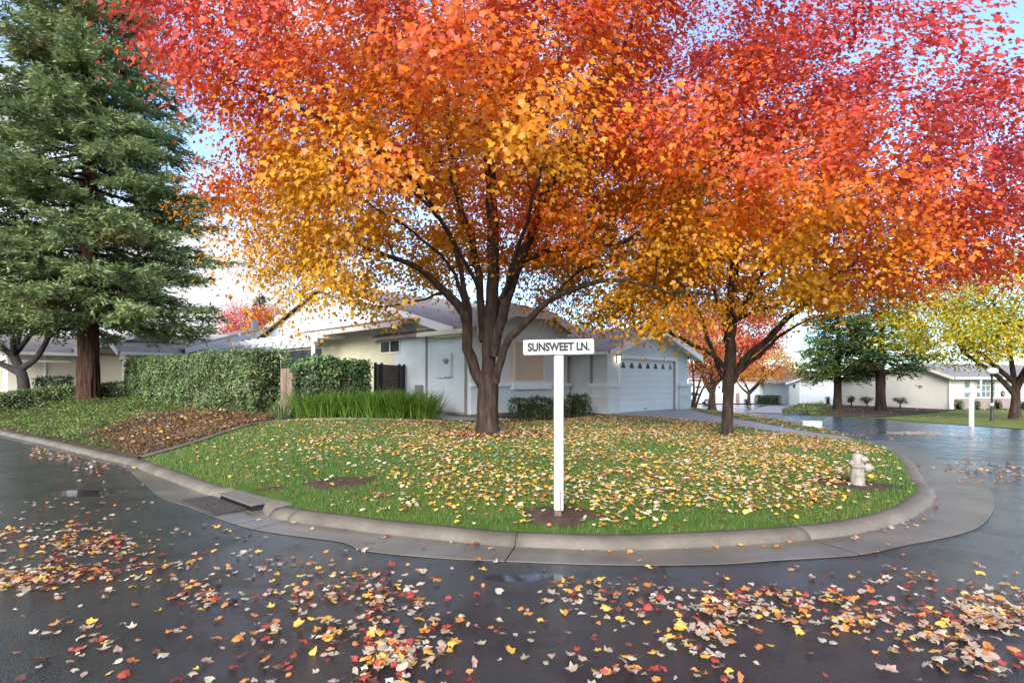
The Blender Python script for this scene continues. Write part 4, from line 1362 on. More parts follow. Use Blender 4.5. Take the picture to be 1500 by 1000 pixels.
# meter panel and boxes on the wall
MB().box(-.07, -.004, 1.35, 1.95, 1.42, 2.15).obj('electric_panel', M_stucco, HS, bevel=.01)
MB().box(-.14, -.004, .98, 1.33, 1.45, 2.3).obj('electric_panel', M_stucco, HS, bevel=.01)
MB().lathe([(0, -.27), (.075, -.265), (.09, -.22), (.09, -.142)], (0, 1.15, 2.02), 14, axis='x').obj('meter', M_metal, HS)
MB().box(-.06, -.004, 1.5, 1.62, .85, 1.15).obj('junction_box', M_stucco, HS)
MB().box(-.16, -.005, 2.75, 3.15, .85, 1.15).box(-.10, -.005, 2.65, 3.3, .6, .84).obj('gas_meter', M_metal, HS, bevel=.02)
MB().box(-.08, 5.28, -.08, 18.6, -.3, .13).obj('foundation', M_concrete, HS)
MB().box(5.3, 12.1, gy + .01, 6, -.3, .004).obj('foundation', M_concrete, HS)
sheet('path', [(-2.2, 18.75), (-.4, 18.6), (.3, 19.2), (-1.35, 20.5), (-2.6, 21.4), (-3.4, 21.2)], .5, lambda x, y: land(x, y) + .03, M_drive)

# pergola beside the patio
c45, s45 = math.cos(R(45)), math.sin(R(45))
def HL(a, b): return (C0[0] + a * c45 - b * s45, C0[1] + a * s45 + b * c45)
PG = thing('pergola', 'white wooden pergola with angled slat ends above the tall hedge', 'pergola', (*HL(-1.63, 14), HZ), R(45))
MB().box(-.05, .05, -5.75, 7.5, 3.02, 3.2).obj('beam', M_white, PG, bevel=.01)
MB().box(1.45, 1.55, -3.0, 7.5, 3.02, 3.2).obj('beam', M_white, PG)
for k in range(14):
    b = -5.4 + k * .96
    MB().prism([(-.75, b, 3.30), (-.55, b, 3.205), (1.55, b, 3.205), (1.55, b, 3.36), (-.75, b, 3.36)], (0, .09, 0)).obj('slat', M_white, PG)
for b in (-5.5, -2.0, 1.6, 5.2):
    MB().box(-.06, .06, b, b + .12, 0, 3.02).obj('post', M_white, PG)
MB().box(1.58, 1.615, -3.0, 4.5, .2, 2.9).obj('screen', M_glass, PG)

# ------------------------------------------------------------------ the neighbours on the left street
def neighbour(label, x, y, z, x1=19.6, xa=11.4, za=5.35):
    r = thing('neighbour_house', label, 'house', (x, y, z), R(45), 'beige houses along the side street')
    P = lambda mb, n, mt, bv=0: mb.obj(n, mt, r, bv)
    W, d0, d1, dh_ = 6.4, .85, 5.65, 2.18
    P(MB().prism([(0, 0, 0), (0, d0, 0), (0, d0, dh_), (0, d1, dh_), (0, d1, 0), (0, W, 0), (0, W, 2.6), (0, W / 2, 3.62), (0, 0, 2.6)], (.2, 0, 0)), 'wall', M_beige)
    P(MB().box(.202, 7, 0, .2, -.3, 2.6), 'wall', M_beige)
    P(MB().box(.202, 7, W - .2, W, -.3, 2.6), 'wall', M_beige)
    dr = bpy.data.objects.new('garage_door', None); COL.objects.link(dr); dr.parent = r
    for k in range(8):
        MB().box(.12, .17, d0 + .01, d1 - .01, .01 + k * .27, .27 + k * .27).obj('panel', M_cream, dr, .012)
    for k in range(6):
        cy = d0 + .45 + k * .78
        MB().prism([(.112, cy - .17, 1.88), (.112, cy + .17, 1.88), (.112, cy + .12, 2.02), (.112, cy, 2.09), (.112, cy - .12, 2.02)], (.02, 0, 0)).obj('window_pane', M_glass, dr)
    P(MB().box(-.03, .12, d0 - .14, d0, 0, dh_ + .14), 'door_trim', M_white)
    P(MB().box(-.03, .12, d1, d1 + .14, 0, dh_ + .14), 'door_trim', M_white)
    P(MB().box(-.03, .118, d0 + .001, d1 - .001, dh_, dh_ + .14), 'door_trim', M_cream)
    for k in range(9):
        yy = .5 + k * .67
        P(MB().box(-.02, -.002, yy, yy + .04, 2.4, min(3.5, 2.55 + .3 * min(yy, W - yy))), 'batten', M_cream)
    s_ = 1.02 / 3.2
    zr = lambda q: 3.76 - abs(q - W / 2) * s_
    P(MB().slab([(-.5, -.45, zr(-.45)), (7, -.45, zr(-.45)), (7, W / 2, zr(W / 2)), (-.5, W / 2, zr(W / 2))], .12), 'roof', M_roof_x)
    P(MB().slab([(-.5, W / 2 + .002, zr(W / 2)), (7, W / 2 + .002, zr(W / 2)), (7, W + .45, zr(W + .45)), (-.5, W + .45, zr(W + .45))], .12), 'roof', M_roof_x)
    P(MB().prism([(-.502, -.45, zr(-.45) - .02), (-.502, W / 2, zr(W / 2) - .02), (-.502, W / 2, zr(W / 2) - .26), (-.502, -.45, zr(-.45) - .26)], (-.05, 0, 0)), 'fascia', M_white)
    P(MB().prism([(-.503, W / 2 + .002, zr(W / 2) - .02), (-.503, W + .45, zr(W + .45) - .02), (-.503, W + .45, zr(W + .45) - .26), (-.503, W / 2 + .002, zr(W / 2) - .26)], (-.05, 0, 0)), 'fascia', M_white)
    P(MB().box(-.4, 3.2, -.60, -.455, zr(-.45) - .2, zr(-.45) - .03), 'gutter', M_white, .02)
    P(MB().box(1.5, 1.58, -.07, -.004, 0, 2.5), 'downspout', M_white)
    # main block, gable turned towards the corner
    x0, ze = 3.2, 2.9
    P(MB().prism([(x0, -.4, -.3), (x1, -.4, -.3), (x1, -.4, ze), (xa, -.4, za), (x0, -.4, ze)], (0, .2, 0)), 'wall', M_beige)
    P(MB().prism([(x0, -.198, -.3), (x0, 14, -.3), (x0, 14, ze), (x0, -.198, ze)], (.2, 0, 0)), 'wall', M_beige)
    k_ = (za - ze) / (xa - x0)
    zm = lambda q: za + .15 - abs(q - xa) * k_
    P(MB().slab([(x0 - .5, -.95, zm(x0 - .5)), (xa, -.95, zm(xa)), (xa, 14.5, zm(xa)), (x0 - .5, 14.5, zm(x0 - .5))], .12), 'roof', M_roof_y)
    P(MB().slab([(xa + .002, -.95, zm(xa)), (x1 + .5, -.95, zm(x1 + .5)), (x1 + .5, 14.5, zm(x1 + .5)), (xa + .002, 14.5, zm(xa))], .12), 'roof', M_roof_y)
    P(MB().prism([(x0 - .5, -.952, zm(x0 - .5) - .02), (xa, -.952, zm(xa) - .02), (xa, -.952, zm(xa) - .36), (x0 - .5, -.952, zm(x0 - .5) - .36)], (0, -.05, 0)), 'fascia', M_white)
    # half-round roof vent
    for (vx, vy) in ((5.6, 4.6),):
        zc = zm(vx) - .05
        arc = [(math.cos(math.pi * k / 10), math.sin(math.pi * k / 10)) for k in range(11)]
        P(MB().prism([(vx, vy + .85 * a, zc + .48 * b) for a, b in arc], (1.6, 0, 0)), 'roof_vent', M_cream)
        P(MB().prism([(vx - .02, vy + .66 * a, zc + .05 + .36 * b) for a, b in arc], (.019, 0, 0)), 'vent_louvre', M_roof_grey)
    P(MB().box(9.2, 9.6, 6, 6.4, 4.6, 5.6), 'vent_pipe', M_metal)
    P(MB().box(.3, 2.6, -.75, -.455, 2.0, 2.12), 'awning', M_cream, .01)
    return r
nz1 = land1(-21.6, 32.2)
neighbour('beige house with cream garage door and brown roof beside the redwood trunk', -21.75, 32.4, .84)
neighbour('beige house with awning seen between the dark forked tree and the redwood', -26.9, 30.6, .78, 9.0, 6.1, 3.9)
# paved aprons for the neighbours' garages are hidden by the hedge

# ------------------------------------------------------------------ houses across the street on the right
def gr_at(x, y): return float(road_z(x, y))
yr0 = GR(1500, 629)
rl_poly = clean([GR(1780, 648)[:2], GR(1640, 638)[:2], GR(1500, 629)[:2], GR(1416, 623)[:2], GR(1350, 618)[:2], GR(1296, 613.6)[:2], GR(1240, 611)[:2], GR(1200, 608.5)[:2], GR(1172, 604.5)[:2],
                 GR(1190, 597)[:2], GR(1226, 592.6)[:2], (40, 62), (90, 62), (90, 24)])
sheet('far_lawn', rl_poly, 1.2, lambda x, y: road_z(x, y) + .018, M_turf_dry)
bare = clean([GR(1200, 607.5)[:2], GR(1240, 610)[:2], GR(1290, 612.0)[:2], GR(1345, 607)[:2], GR(1405, 600.5)[:2], GR(1392, 597.5)[:2], GR(1300, 595)[:2], GR(1232, 593)[:2], GR(1210, 598)[:2]])
sheet('bare_ground', bare, 1.0, lambda x, y: road_z(x, y) + .05, M_mulch)
bx, by, bz_ = 32.8, 43.0, float(road_z(32.8, 43.0)) + .06
ra = math.degrees(math.atan2(.31, .95))
RH = thing('bungalow', 'cream bungalow with long blank side wall across the street behind two conifers', 'house', (bx, by, bz_), R(ra))
MB().prism([(0, 0, 0), (0, 9.6, 0), (0, 9.6, 2.3), (0, 2.3, 3.42), (0, 0, 2.55)], (.2, 0, 0)).obj('wall', M_pale, RH)
MB().box(.202, 16, 0, .2, 0, 2.55).obj('wall', M_pale, RH)
MB().slab([(-.4, -.6, 2.42), (16, -.6, 2.42), (16, 2.3, 3.52), (-.4, 2.3, 3.52)], .1).obj('roof', M_roof_grey, RH)
MB().slab([(-.4, 2.302, 3.52), (16, 2.302, 3.52), (16, 10, 2.34), (-.4, 10, 2.34)], .1).obj('roof', M_roof_grey, RH)
MB().prism([(-.402, -.6, 2.41), (-.402, 2.3, 3.51), (-.402, 2.3, 3.30), (-.402, -.6, 2.2)], (-.05, 0, 0)).obj('fascia', M_cream, RH)
MB().prism([(-.402, 2.302, 3.51), (-.402, 10, 2.33), (-.402, 10, 2.12), (-.402, 2.302, 3.30)], (-.05, 0, 0)).obj('fascia', M_cream, RH)
MB().box(-.3, 16, -.72, -.605, 2.25, 2.4).obj('gutter', M_white, RH, .015)
MB().box(-.08, .0, -.08, -.005, 0, 2.35).obj('downspout', M_white, RH)
MB().box(2.48, 2.56, -.6, -.52, .9, 2.25).obj('downspout', M_white, RH)
for k in range(13):
    xx = .1 + k * .68 if k < 2 else 5.4 + (k - 2) * .5
    MB().box(xx, xx + .05, -.02, -.002, .82, 2.5).obj('batten', M_pale, RH)
def pane_window(parent, x0, x1, z0, z1, nx, nz_, glass, fr):
    w = bpy.data.objects.new('window', None); COL.objects.link(w); w.parent = parent
    f = MB().box(x0 - .07, x0, -.06, -.003, z0 - .07, z1 + .07).box(x1, x1 + .07, -.06, -.003, z0 - .07, z1 + .07).box(x0 + .001, x1 - .001, -.058, -.003, z1, z1 + .07).box(x0 + .001, x1 - .001, -.058, -.003, z0 - .07, z0)
    for k in range(1, nx):
        x = x0 + (x1 - x0) * k / nx
        f.box(x - .02, x + .02, -.045, -.003, z0 + .001, z1 - .001)
    for k in range(1, nz_):
        z = z0 + (z1 - z0) * k / nz_
        f.box(x0 + .001, x1 - .001, -.043, -.003, z - .02, z + .02)
    f.obj('frame', fr, w)
    for i in range(nx):
        for j in range(nz_):
            MB().box(x0 + (x1 - x0) * i / nx + .02, x0 + (x1 - x0) * (i + 1) / nx - .02, -.02, -.004, z0 + (z1 - z0) * j / nz_ + .02, z0 + (z1 - z0) * (j + 1) / nz_ - .02).obj('pane', glass, w)
pane_window(RH, 1.5, 2.12, .88, 2.28, 1, 2, M_glass_teal, M_cream)
pane_window(RH, 2.85, 4.9, .88, 2.25, 4, 3, M_glass_teal, M_cream)
pane_window(RH, 9.2, 10.8, .88, 2.25, 3, 3, M_glass_teal, M_cream)
MB().box(.5, 7.5, -.07, -.003, 0, .80).obj('brick_base', M_brick, RH)
fo = thing('wall_flower', 'small dark metal flower ornament on the bungalow wall by the street lamp', 'ornament', (0, 0, 0))
q0 = Matrix.Translation((bx, by, bz_)) @ Matrix.Rotation(R(ra), 4, 'Z') @ Vector((5.75, -.06, 1.15))
fo.location = q0; fo.rotation_euler = (0, 0, R(ra))
for k in range(5):
    t = 2 * math.pi * k / 5 + .3
    MB().lathe([(0, -.02), (.09, -.018), (.10, 0), (0, .01)], (.15 * math.cos(t), 0, .15 * math.sin(t)), 8, axis='y').obj('petal', M_dark, fo)
MB().lathe([(0, -.04), (.05, -.03), (.06, 0), (0, .01)], (0, 0, 0), 8, axis='y').obj('boss', M_white, fo)

# blue-grey garage further down
fx0, fy0 = 28.0, 58.0
fz0 = gr_at(fx0, fy0) + .03
FG = thing('garage_house', 'grey blue garage with white gable trim at the end of the far driveway', 'house', (fx0, fy0, fz0), R(-6))
W = 5.4
MB().prism([(0, 0, 0), (1.15, 0, 0), (1.15, 0, 1.98), (4.75, 0, 1.98), (4.75, 0, 0), (W, 0, 0), (W, 0, 2.3), (W / 2, 0, 3.3), (0, 0, 2.3)], (0, .2, 0)).obj('wall', M_teal, FG)
MB().box(0.001, .2, .202, 8, 0, 2.3).obj('wall', M_teal, FG)
MB().box(W - .2, W - .001, .202, 8, 0, 2.3).obj('wall', M_teal, FG)
gd = bpy.data.objects.new('garage_door', None); COL.objects.link(gd); gd.parent = FG
for k in range(5):
    MB().box(1.16, 4.74, .08, .13, .01 + k * .392, .398 + k * .392).obj('panel', M_doorblue, gd, .012)
MB().box(1.02, 1.15, -.03, .1, 0, 2.1).obj('door_trim', M_white, FG)
MB().box(4.75, 4.88, -.03, .1, 0, 2.1).obj('door_trim', M_white, FG)
MB().box(1.151, 4.749, -.028, .1, 1.98, 2.1).obj('door_trim', M_white, FG)
MB().box(.05, W - .05, -.025, -.003, 2.16, 2.24).obj('band', M_white, FG)
MB().box(2.35, 3.25, -.05, -.003, 2.241, 3.1).obj('vent_panel', M_doorblue, FG)
MB().box(3.1, 3.25, -.08, -.051, 2.245, 2.95).obj('vent_louvre', M_dark, FG)
for k in range(16):
    xx = .2 + k * .32
    if 2.3 < xx < 3.3: continue
    MB().box(xx, xx + .035, -.02, -.003, 2.245, 2.32 + .36 * min(xx, W - xx)).obj('batten', M_teal, FG)
s_ = 1.0 / (W / 2)
zz_ = lambda q: 3.42 - abs(q - W / 2) * s_
MB().slab([(-.5, -.5, zz_(-.5)), (W / 2, -.5, zz_(W / 2)), (W / 2, 8, zz_(W / 2)), (-.5, 8, zz_(-.5))], .1).obj('roof', M_roof_grey, FG)
MB().slab([(W / 2 + .002, -.5, zz_(W / 2)), (W + .5, -.5, zz_(-.5)), (W + .5, 8, zz_(-.5)), (W / 2 + .002, 8, zz_(W / 2))], .1).obj('roof', M_roof_grey, FG)
MB().prism([(-.5, -.502, zz_(-.5) - .01), (W / 2, -.502, zz_(W / 2) - .01), (W / 2, -.502, zz_(W / 2) - .22), (-.5, -.502, zz_(-.5) - .22)], (0, -.04, 0)).obj('fascia', M_white, FG)
MB().prism([(W / 2 + .002, -.502, zz_(W / 2) - .01), (W + .5, -.502, zz_(-.5) - .01), (W + .5, -.502, zz_(-.5) - .22), (W / 2 + .002, -.502, zz_(W / 2) - .22)], (0, -.04, 0)).obj('fascia', M_white, FG)
MB().box(.42, .58, -.12, -.003, 1.75, 2.05).obj('wall_lamp', M_dark, FG)
# pale driveway up to it
dp = clean([GR(1090, 604)[:2], GR(1150, 605.5)[:2], GR(1168, 603)[:2], GR(1205, 594.2)[:2], (33.4, 58.2), (28.2, 58.6), GR(1125, 594)[:2]])
sheet('driveway', dp, 1.5, lambda x, y: road_z(x, y) + .022, M_drive)

# long pale terrace of garages beyond
tx, ty = 20.4, 66.0
tz = gr_at(tx, ty)
TH = thing('garage_terrace', 'long pale terrace of garages with arched door panes and brick piers', 'house', (tx, ty, tz), R(-2))
MB().box(0, 12, 0, .3, 0, 2.75).obj('wall', M_pale, TH)
MB().box(-.3, 12.3, -.5, .0, 2.76, 2.95).obj('fascia', M_teal, TH)
MB().slab([(-.5, -.55, 3.0), (12.4, -.55, 3.0), (12.4, 5, 4.6), (-.5, 5, 4.6)], .05).obj('roof', M_roof_grey, TH)
for x in (.5, 3.1):
    gdo = bpy.data.objects.new('garage_door', None); COL.objects.link(gdo); gdo.parent = TH
    for k in range(4):
        MB().box(x, x + 2.0, -.05, -.004, .02 + k * .54, .54 + k * .54).obj('panel', M_white, gdo, .012)
    for k in range(4):
        MB().box(x + .15 + k * .45, x + .45 + k * .45, -.058, -.051, 1.75, 2.02).obj('window_pane', M_glass, gdo)
for x in (2.62, 5.3):
    MB().box(x, x + .36, -.12, -.003, 0, 1.2).obj('brick_pier', M_brick, TH)
    MB().box(x, x + .36, -.12, -.003, 1.21, 2.75).obj('pier', M_white, TH)
MB().box(5.9, 12, -.03, -.002, .02, 2.7).obj('cladding', M_stucco, TH)
MB().box(8.6, 9.5, -.07, -.031, 1.15, 1.7).obj('window', M_glass, TH)
BG = thing('gabled_house', 'white gabled house partly hidden behind the pale garage terrace', 'house', (25.5, 70, gr_at(25, 70)), R(-10))
MB().prism([(0, 0, 0), (9, 0, 0), (9, 0, 3.0), (4.5, 0, 4.6), (0, 0, 3.0)], (0, .3, 0)).obj('wall', M_pale, BG)
MB().slab([(-.5, -.5, 2.95), (4.5, -.5, 4.75), (4.5, 8, 4.75), (-.5, 8, 2.95)], .12).obj('roof', M_roof_grey, BG)
MB().slab([(4.502, -.5, 4.75), (9.5, -.5, 2.95), (9.5, 8, 2.95), (4.502, 8, 4.75)], .12).obj('roof', M_roof_grey, BG)
MB().prism([(-.5, -.502, 2.94), (4.5, -.502, 4.74), (4.5, -.502, 4.45), (-.5, -.502, 2.65)], (0, -.05, 0)).obj('fascia', M_white, BG)
MB().prism([(4.502, -.502, 4.74), (9.5, -.502, 2.94), (9.5, -.502, 2.65), (4.502, -.502, 4.45)], (0, -.05, 0)).obj('fascia', M_white, BG)

# ------------------------------------------------------------------ hedges and shrubs
def hedge(name, label, cat, path, width, height, zf, per_m2, lsize, cols, seed, wob=.07, group=None, tops=1.15, core=True, mt=None, bare_low=0.0, T=T_OVAL, zlift=0.0):
    """clipped mass of leaves along a path; height may be a list along the path"""
    rng = np.random.default_rng(seed)
    p = spline(path, .12)
    s = np.linspace(0, 1, len(p))
    hh = np.interp(s, np.linspace(0, 1, len(height)), height) if hasattr(height, '__len__') else np.full(len(p), height)
    d = unit(np.gradient(p, axis=0)); nr = np.stack([-d[:, 1], d[:, 0]], 1)
    z = zf(p[:, 0], p[:, 1]) + zlift
    o0 = np.array((p[len(p) // 2, 0], p[len(p) // 2, 1], z[len(p) // 2]))
    root = thing(name, label, cat, tuple(o0), 0, group)
    L_ = float(np.sum(np.linalg.norm(np.diff(p, axis=0), axis=1)))
    area = 2 * (L_ + width) * float(hh.mean()) + L_ * width
    n = int(area * per_m2)
    ti = rng.random(n)
    face = rng.random(n)
    fa = L_ * hh.mean() / area
    fw = width * hh.mean() / area
    i = np.minimum((ti * (len(p) - 1)).astype(int), len(p) - 1)
    base = p[i].copy(); nn = nr[i]; tt = d[i]; H_ = hh[i]; zb = z[i]
    v = rng.random(n)
    off = np.zeros(n); zh = v * H_; nrm = np.zeros((n, 3))
    A = face < fa; B = (face >= fa) & (face < 2 * fa); C = (face >= 2 * fa) & (face < 2 * fa + fw); D = (face >= 2 * fa + fw) & (face < 2 * fa + 2 * fw); E = face >= 2 * fa + 2 * fw
    off[A] = -width / 2; nrm[A, :2] = -nn[A]
    off[B] = width / 2; nrm[B, :2] = nn[B]
    for M_, k, sg in ((C, 0, -1), (D, len(p) - 1, 1)):
        base[M_] = p[k]; nn[M_] = nr[k]; zb[M_] = z[k]; H_[M_] = hh[k]; zh[M_] = v[M_] * hh[k]
        off[M_] = (rng.random(M_.sum()) - .5) * width
        nrm[M_, :2] = sg * d[k]
    off[E] = (rng.random(E.sum()) - .5) * width; zh[E] = H_[E]; nrm[E, 2] = 1
    # rounded shoulders and an uneven surface
    shoulder = np.clip((zh / H_ - .82) / .18, 0, 1)
    off *= 1 - .22 * shoulder ** 2
    pos = np.column_stack([base + nn * off[:, None], zb + zh])
    bmp = np.array([mnoise.noise(Vector((q[0] * 1.7, q[1] * 1.7, q[2] * 1.7))) + .6 * mnoise.noise(Vector((q[0] * 4.3, q[1] * 4.3, q[2] * 4.3))) for q in pos])
    pos += nrm * (bmp * wob * 1.6 - .03)[:, None] + rng.normal(0, .03, (n, 3)) - nrm * (rng.random(n) ** 2 * .10)[:, None]
    keep = (zh > bare_low * rng.random(n))
    nr2 = nrm + np.array((0, 0, .35)) + rng.normal(0, .55, (n, 3))
    tip = rng.normal(0, .8, (n, 3)) + np.array((0, 0, -.1)) + nrm * .3
    col = vary(lerp_cols([(0, cols[0]), (.5, cols[1]), (1, cols[2])], np.clip(.45 + bmp * .55 + rng.normal(0, .2, n), 0, 1)), .18)
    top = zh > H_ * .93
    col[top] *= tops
    me = scatter_mesh('foliage', (pos - o0)[keep], nr2[keep], tip[keep], lsize * rng.uniform(.7, 1.3, keep.sum()), np.clip(col[keep], .005, .6), T, F_OVAL)
    o = link('foliage', me, mt or M_green, root); o['kind'] = 'stuff'
    if core:
        c = MB()
        w2 = width / 2 - .16
        vv, ff = [], []
        i0_ = 2 if len(p) > 9 else 1
        for k in range(i0_, len(p) - i0_, 4 if len(p) > 24 else 1):
            for (q, zq) in ((-w2, .05), (-w2, hh[k] - .2), (w2, hh[k] - .2), (w2, .05)):
                e_ = p[k] + nr[k] * q
                vv.append((e_[0] - o0[0], e_[1] - o0[1], z[k] + zq - o0[2]))
        m_ = len(vv) // 4
        for k in range(m_ - 1):
            for j in range(4):
                ff.append((k * 4 + j, k * 4 + (j + 1) % 4, (k + 1) * 4 + (j + 1) % 4, (k + 1) * 4 + j))
        ff += [(0, 1, 2, 3), tuple((m_ - 1) * 4 + j for j in (3, 2, 1, 0))]
        c.add(vv, ff).obj('stems', M_twigcore, root)
    return root
GRN = [(.055, .09, .03), (.11, .17, .06), (.21, .28, .11)]
GRN_D = [(.022, .045, .02), (.05, .095, .038), (.10, .15, .06)]
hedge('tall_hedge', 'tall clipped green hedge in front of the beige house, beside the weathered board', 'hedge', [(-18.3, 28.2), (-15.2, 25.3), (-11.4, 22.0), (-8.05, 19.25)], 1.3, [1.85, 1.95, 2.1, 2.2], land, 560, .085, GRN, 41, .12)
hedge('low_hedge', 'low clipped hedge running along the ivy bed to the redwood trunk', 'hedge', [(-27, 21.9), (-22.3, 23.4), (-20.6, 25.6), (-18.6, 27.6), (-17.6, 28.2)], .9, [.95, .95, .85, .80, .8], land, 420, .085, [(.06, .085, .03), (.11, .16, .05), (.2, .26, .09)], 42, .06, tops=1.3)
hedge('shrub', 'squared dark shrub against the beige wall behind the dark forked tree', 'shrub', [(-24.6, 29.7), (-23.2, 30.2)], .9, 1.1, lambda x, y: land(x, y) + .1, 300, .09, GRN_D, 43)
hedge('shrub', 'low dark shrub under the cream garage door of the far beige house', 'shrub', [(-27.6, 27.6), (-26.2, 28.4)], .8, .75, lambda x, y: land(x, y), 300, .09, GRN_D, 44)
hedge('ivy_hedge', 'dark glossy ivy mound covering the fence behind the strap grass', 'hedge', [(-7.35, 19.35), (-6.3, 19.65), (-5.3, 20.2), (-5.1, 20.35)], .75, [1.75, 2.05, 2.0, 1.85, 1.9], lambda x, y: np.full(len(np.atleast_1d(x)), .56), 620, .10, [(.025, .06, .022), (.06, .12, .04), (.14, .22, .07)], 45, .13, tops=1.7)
bush = [((.15, 19.55), (1.25, 20.35), .72, 'clipped dark shrub under the big bay window, next to the maple trunk'), ((1.55, 20.75), (1.85, 21.0), .66, 'small clipped shrub half hidden by the white sign post'), ((2.25, 21.35), (2.75, 21.65), .82, 'rounded clipped shrub right of the sign post by the garage')]
for (pa, pb, hh_, lb) in bush:
    hedge('shrub', lb, 'shrub', [pa, pb], .85, hh_, land, 620, .065, [(.03, .05, .018), (.055, .085, .03), (.11, .14, .05)], int(pa[0] * 10) + 50, .09, group='clipped shrubs in front of the bay')

# tall strap-leaved grass
T_STRAP = np.array([(-.5, 0, 0), (.5, 0, 0), (-.48, .4, .015), (.48, .4, .015), (-.36, .75, .10), (.36, .75, .10), (0, 1, .30)], dtype=np.float32)
F_STRAP = np.array([(0, 1, 3, 2), (2, 3, 5, 4), (4, 5, 6, 6)])
def strap(name, label, path, width, n, hgt, cols, seed):
    rng = np.random.default_rng(seed)
    p = spline(path, .1)
    nc = 26
    i = rng.integers(0, len(p), nc)
    cc = p[i] + rng.normal(0, width * .25, (nc, 2))
    k = rng.integers(0, nc, n)
    b = cc[k] + rng.normal(0, .14, (n, 2))
    z = land(b[:, 0], b[:, 1])
    o = b - cc[k]
    out_ = np.column_stack([o * 1.6 + rng.normal(0, .16, (n, 2)), np.ones(n)])
    nrm = np.column_stack([-out_[:, :2] + rng.normal(0, .2, (n, 2)), np.full(n, .15)])
    nrm = -nrm
    h_ = hgt * rng.uniform(.6, 1.15, n) * np.where(rng.random(nc)[k] < .3, .85, 1)
    tf = np.repeat(F_STRAP[:2], 1, 0)
    x, y, zz2 = frames(nrm, out_)
    w = rng.uniform(.014, .026, n)[:, None, None]
    s = h_[:, None, None]
    T = T_STRAP
    v = np.column_stack([b, z])[:, None, :] + x[:, None, :] * T[None, :, 0:1] * w + y[:, None, :] * T[None, :, 1:2] * s + zz2[:, None, :] * T[None, :, 2:3] * s
    fq = (np.arange(n) * 7)[:, None, None] + np.array([(0, 1, 3), (0, 3, 2), (2, 3, 5), (2, 5, 4), (4, 5, 6)])[None]
    col = vary(pick(cols, n), .2)
    me = np_mesh(name, v.reshape(-1, 3), fq.reshape(-1, 3), np.repeat(col, 7, 0))
    ob = link(name, me, M_grass)
    tag(ob, label, 'grass', kind='stuff')
strap('strap_grass', 'tall bright green strap leaved grass in front of the ivy and lattice', [(-7.3, 18.9), (-6.2, 18.95), (-4.8, 19.1), (-3.6, 19.05), (-2.75, 18.95)], .6, 5200, 1.05, [(.12, .24, .03), (.17, .31, .04), (.23, .36, .06), (.09, .18, .025)], 61)
strap('strap_grass', 'few long loose leaves hanging at the end of the strap grass', [(-7.7, 18.6), (-7.3, 18.5)], .2, 140, .7, [(.12, .18, .06), (.16, .2, .08)], 62)

# fence boards and black lattice screen
FB = thing('board_fence', 'weathered brown board fence end between the tall hedge and the ivy', 'fence', (-7.4, 19.35, .55), R(15))
for k in range(4):
    MB().box(-.38 + k * .19, -.38 + k * .19 + .18, -.012, .014, 0, 1.62 + .02 * (k % 3)).obj('board', M_brown, FB, .004)
MB().box(-.4, .45, .02, .06, .35, .43).box(-.4, .45, .02, .06, 1.25, 1.33).obj('rail', M_brown, FB)
lp, lq = Vector((-4.75, 20.3, .5)), Vector((-3.75, 22.15, .5))
lp, lq = Vector((*G(549, 590, .5), .5)), Vector((*HL(-.12, 3.85), .5))
lp = Vector(((549 - 750) / 840 * 20.6, 20.6, .5))
ld = (lq - lp); LL = ld.length
M_lat = mat('stained_lattice', (0.035, 0.03, 0.03), (0.065, 0.055, 0.053), 6, 0.7, 0.2, 40)
LS = thing('lattice_screen', 'black diagonal lattice screen between the ivy mound and house wall', 'fence', lp, math.atan2(ld.y, ld.x))
for x in (0.0, .42, LL - .45, LL - .09):
    MB().box(x, x + .085, -.045, .045, 0, 1.92).obj('post', M_dark, LS, .006)
MB().box(.086, LL - .091, -.03, .03, 1.80, 1.86).obj('rail', M_dark, LS)
MB().box(.086, LL - .091, -.03, .03, .12, .18).obj('rail', M_dark, LS)
def lattice(sgn, off):
    mb = MB()
    x = .09 - 1.7
    while x < LL + 1.7:
        a = Vector((x, off, .18)); b = Vector((x + sgn * 1.62, off, 1.80))
        lo, hi = .09, LL - .09
        t0, t1 = 0.0, 1.0
        dxx = b.x - a.x
        for lim, s in ((lo, 1), (hi, -1)):
            t = (lim - a.x) / dxx
            if (s == 1) == (dxx > 0): t0 = max(t0, t) 
            else: t1 = min(t1, t)
        if t1 - t0 > .02:
            mb.bar(a + (b - a) * t0, a + (b - a) * t1, .012, .045, (0, 1, 0))
        x += .115
    return mb
lattice(1, -.008).obj('lattice', M_lat, LS)
lattice(-1, .008).obj('lattice', M_lat, LS)
MB().box(.3, .36, -.02, .02, .18, 1.8).obj('stile', M_dark, LS)

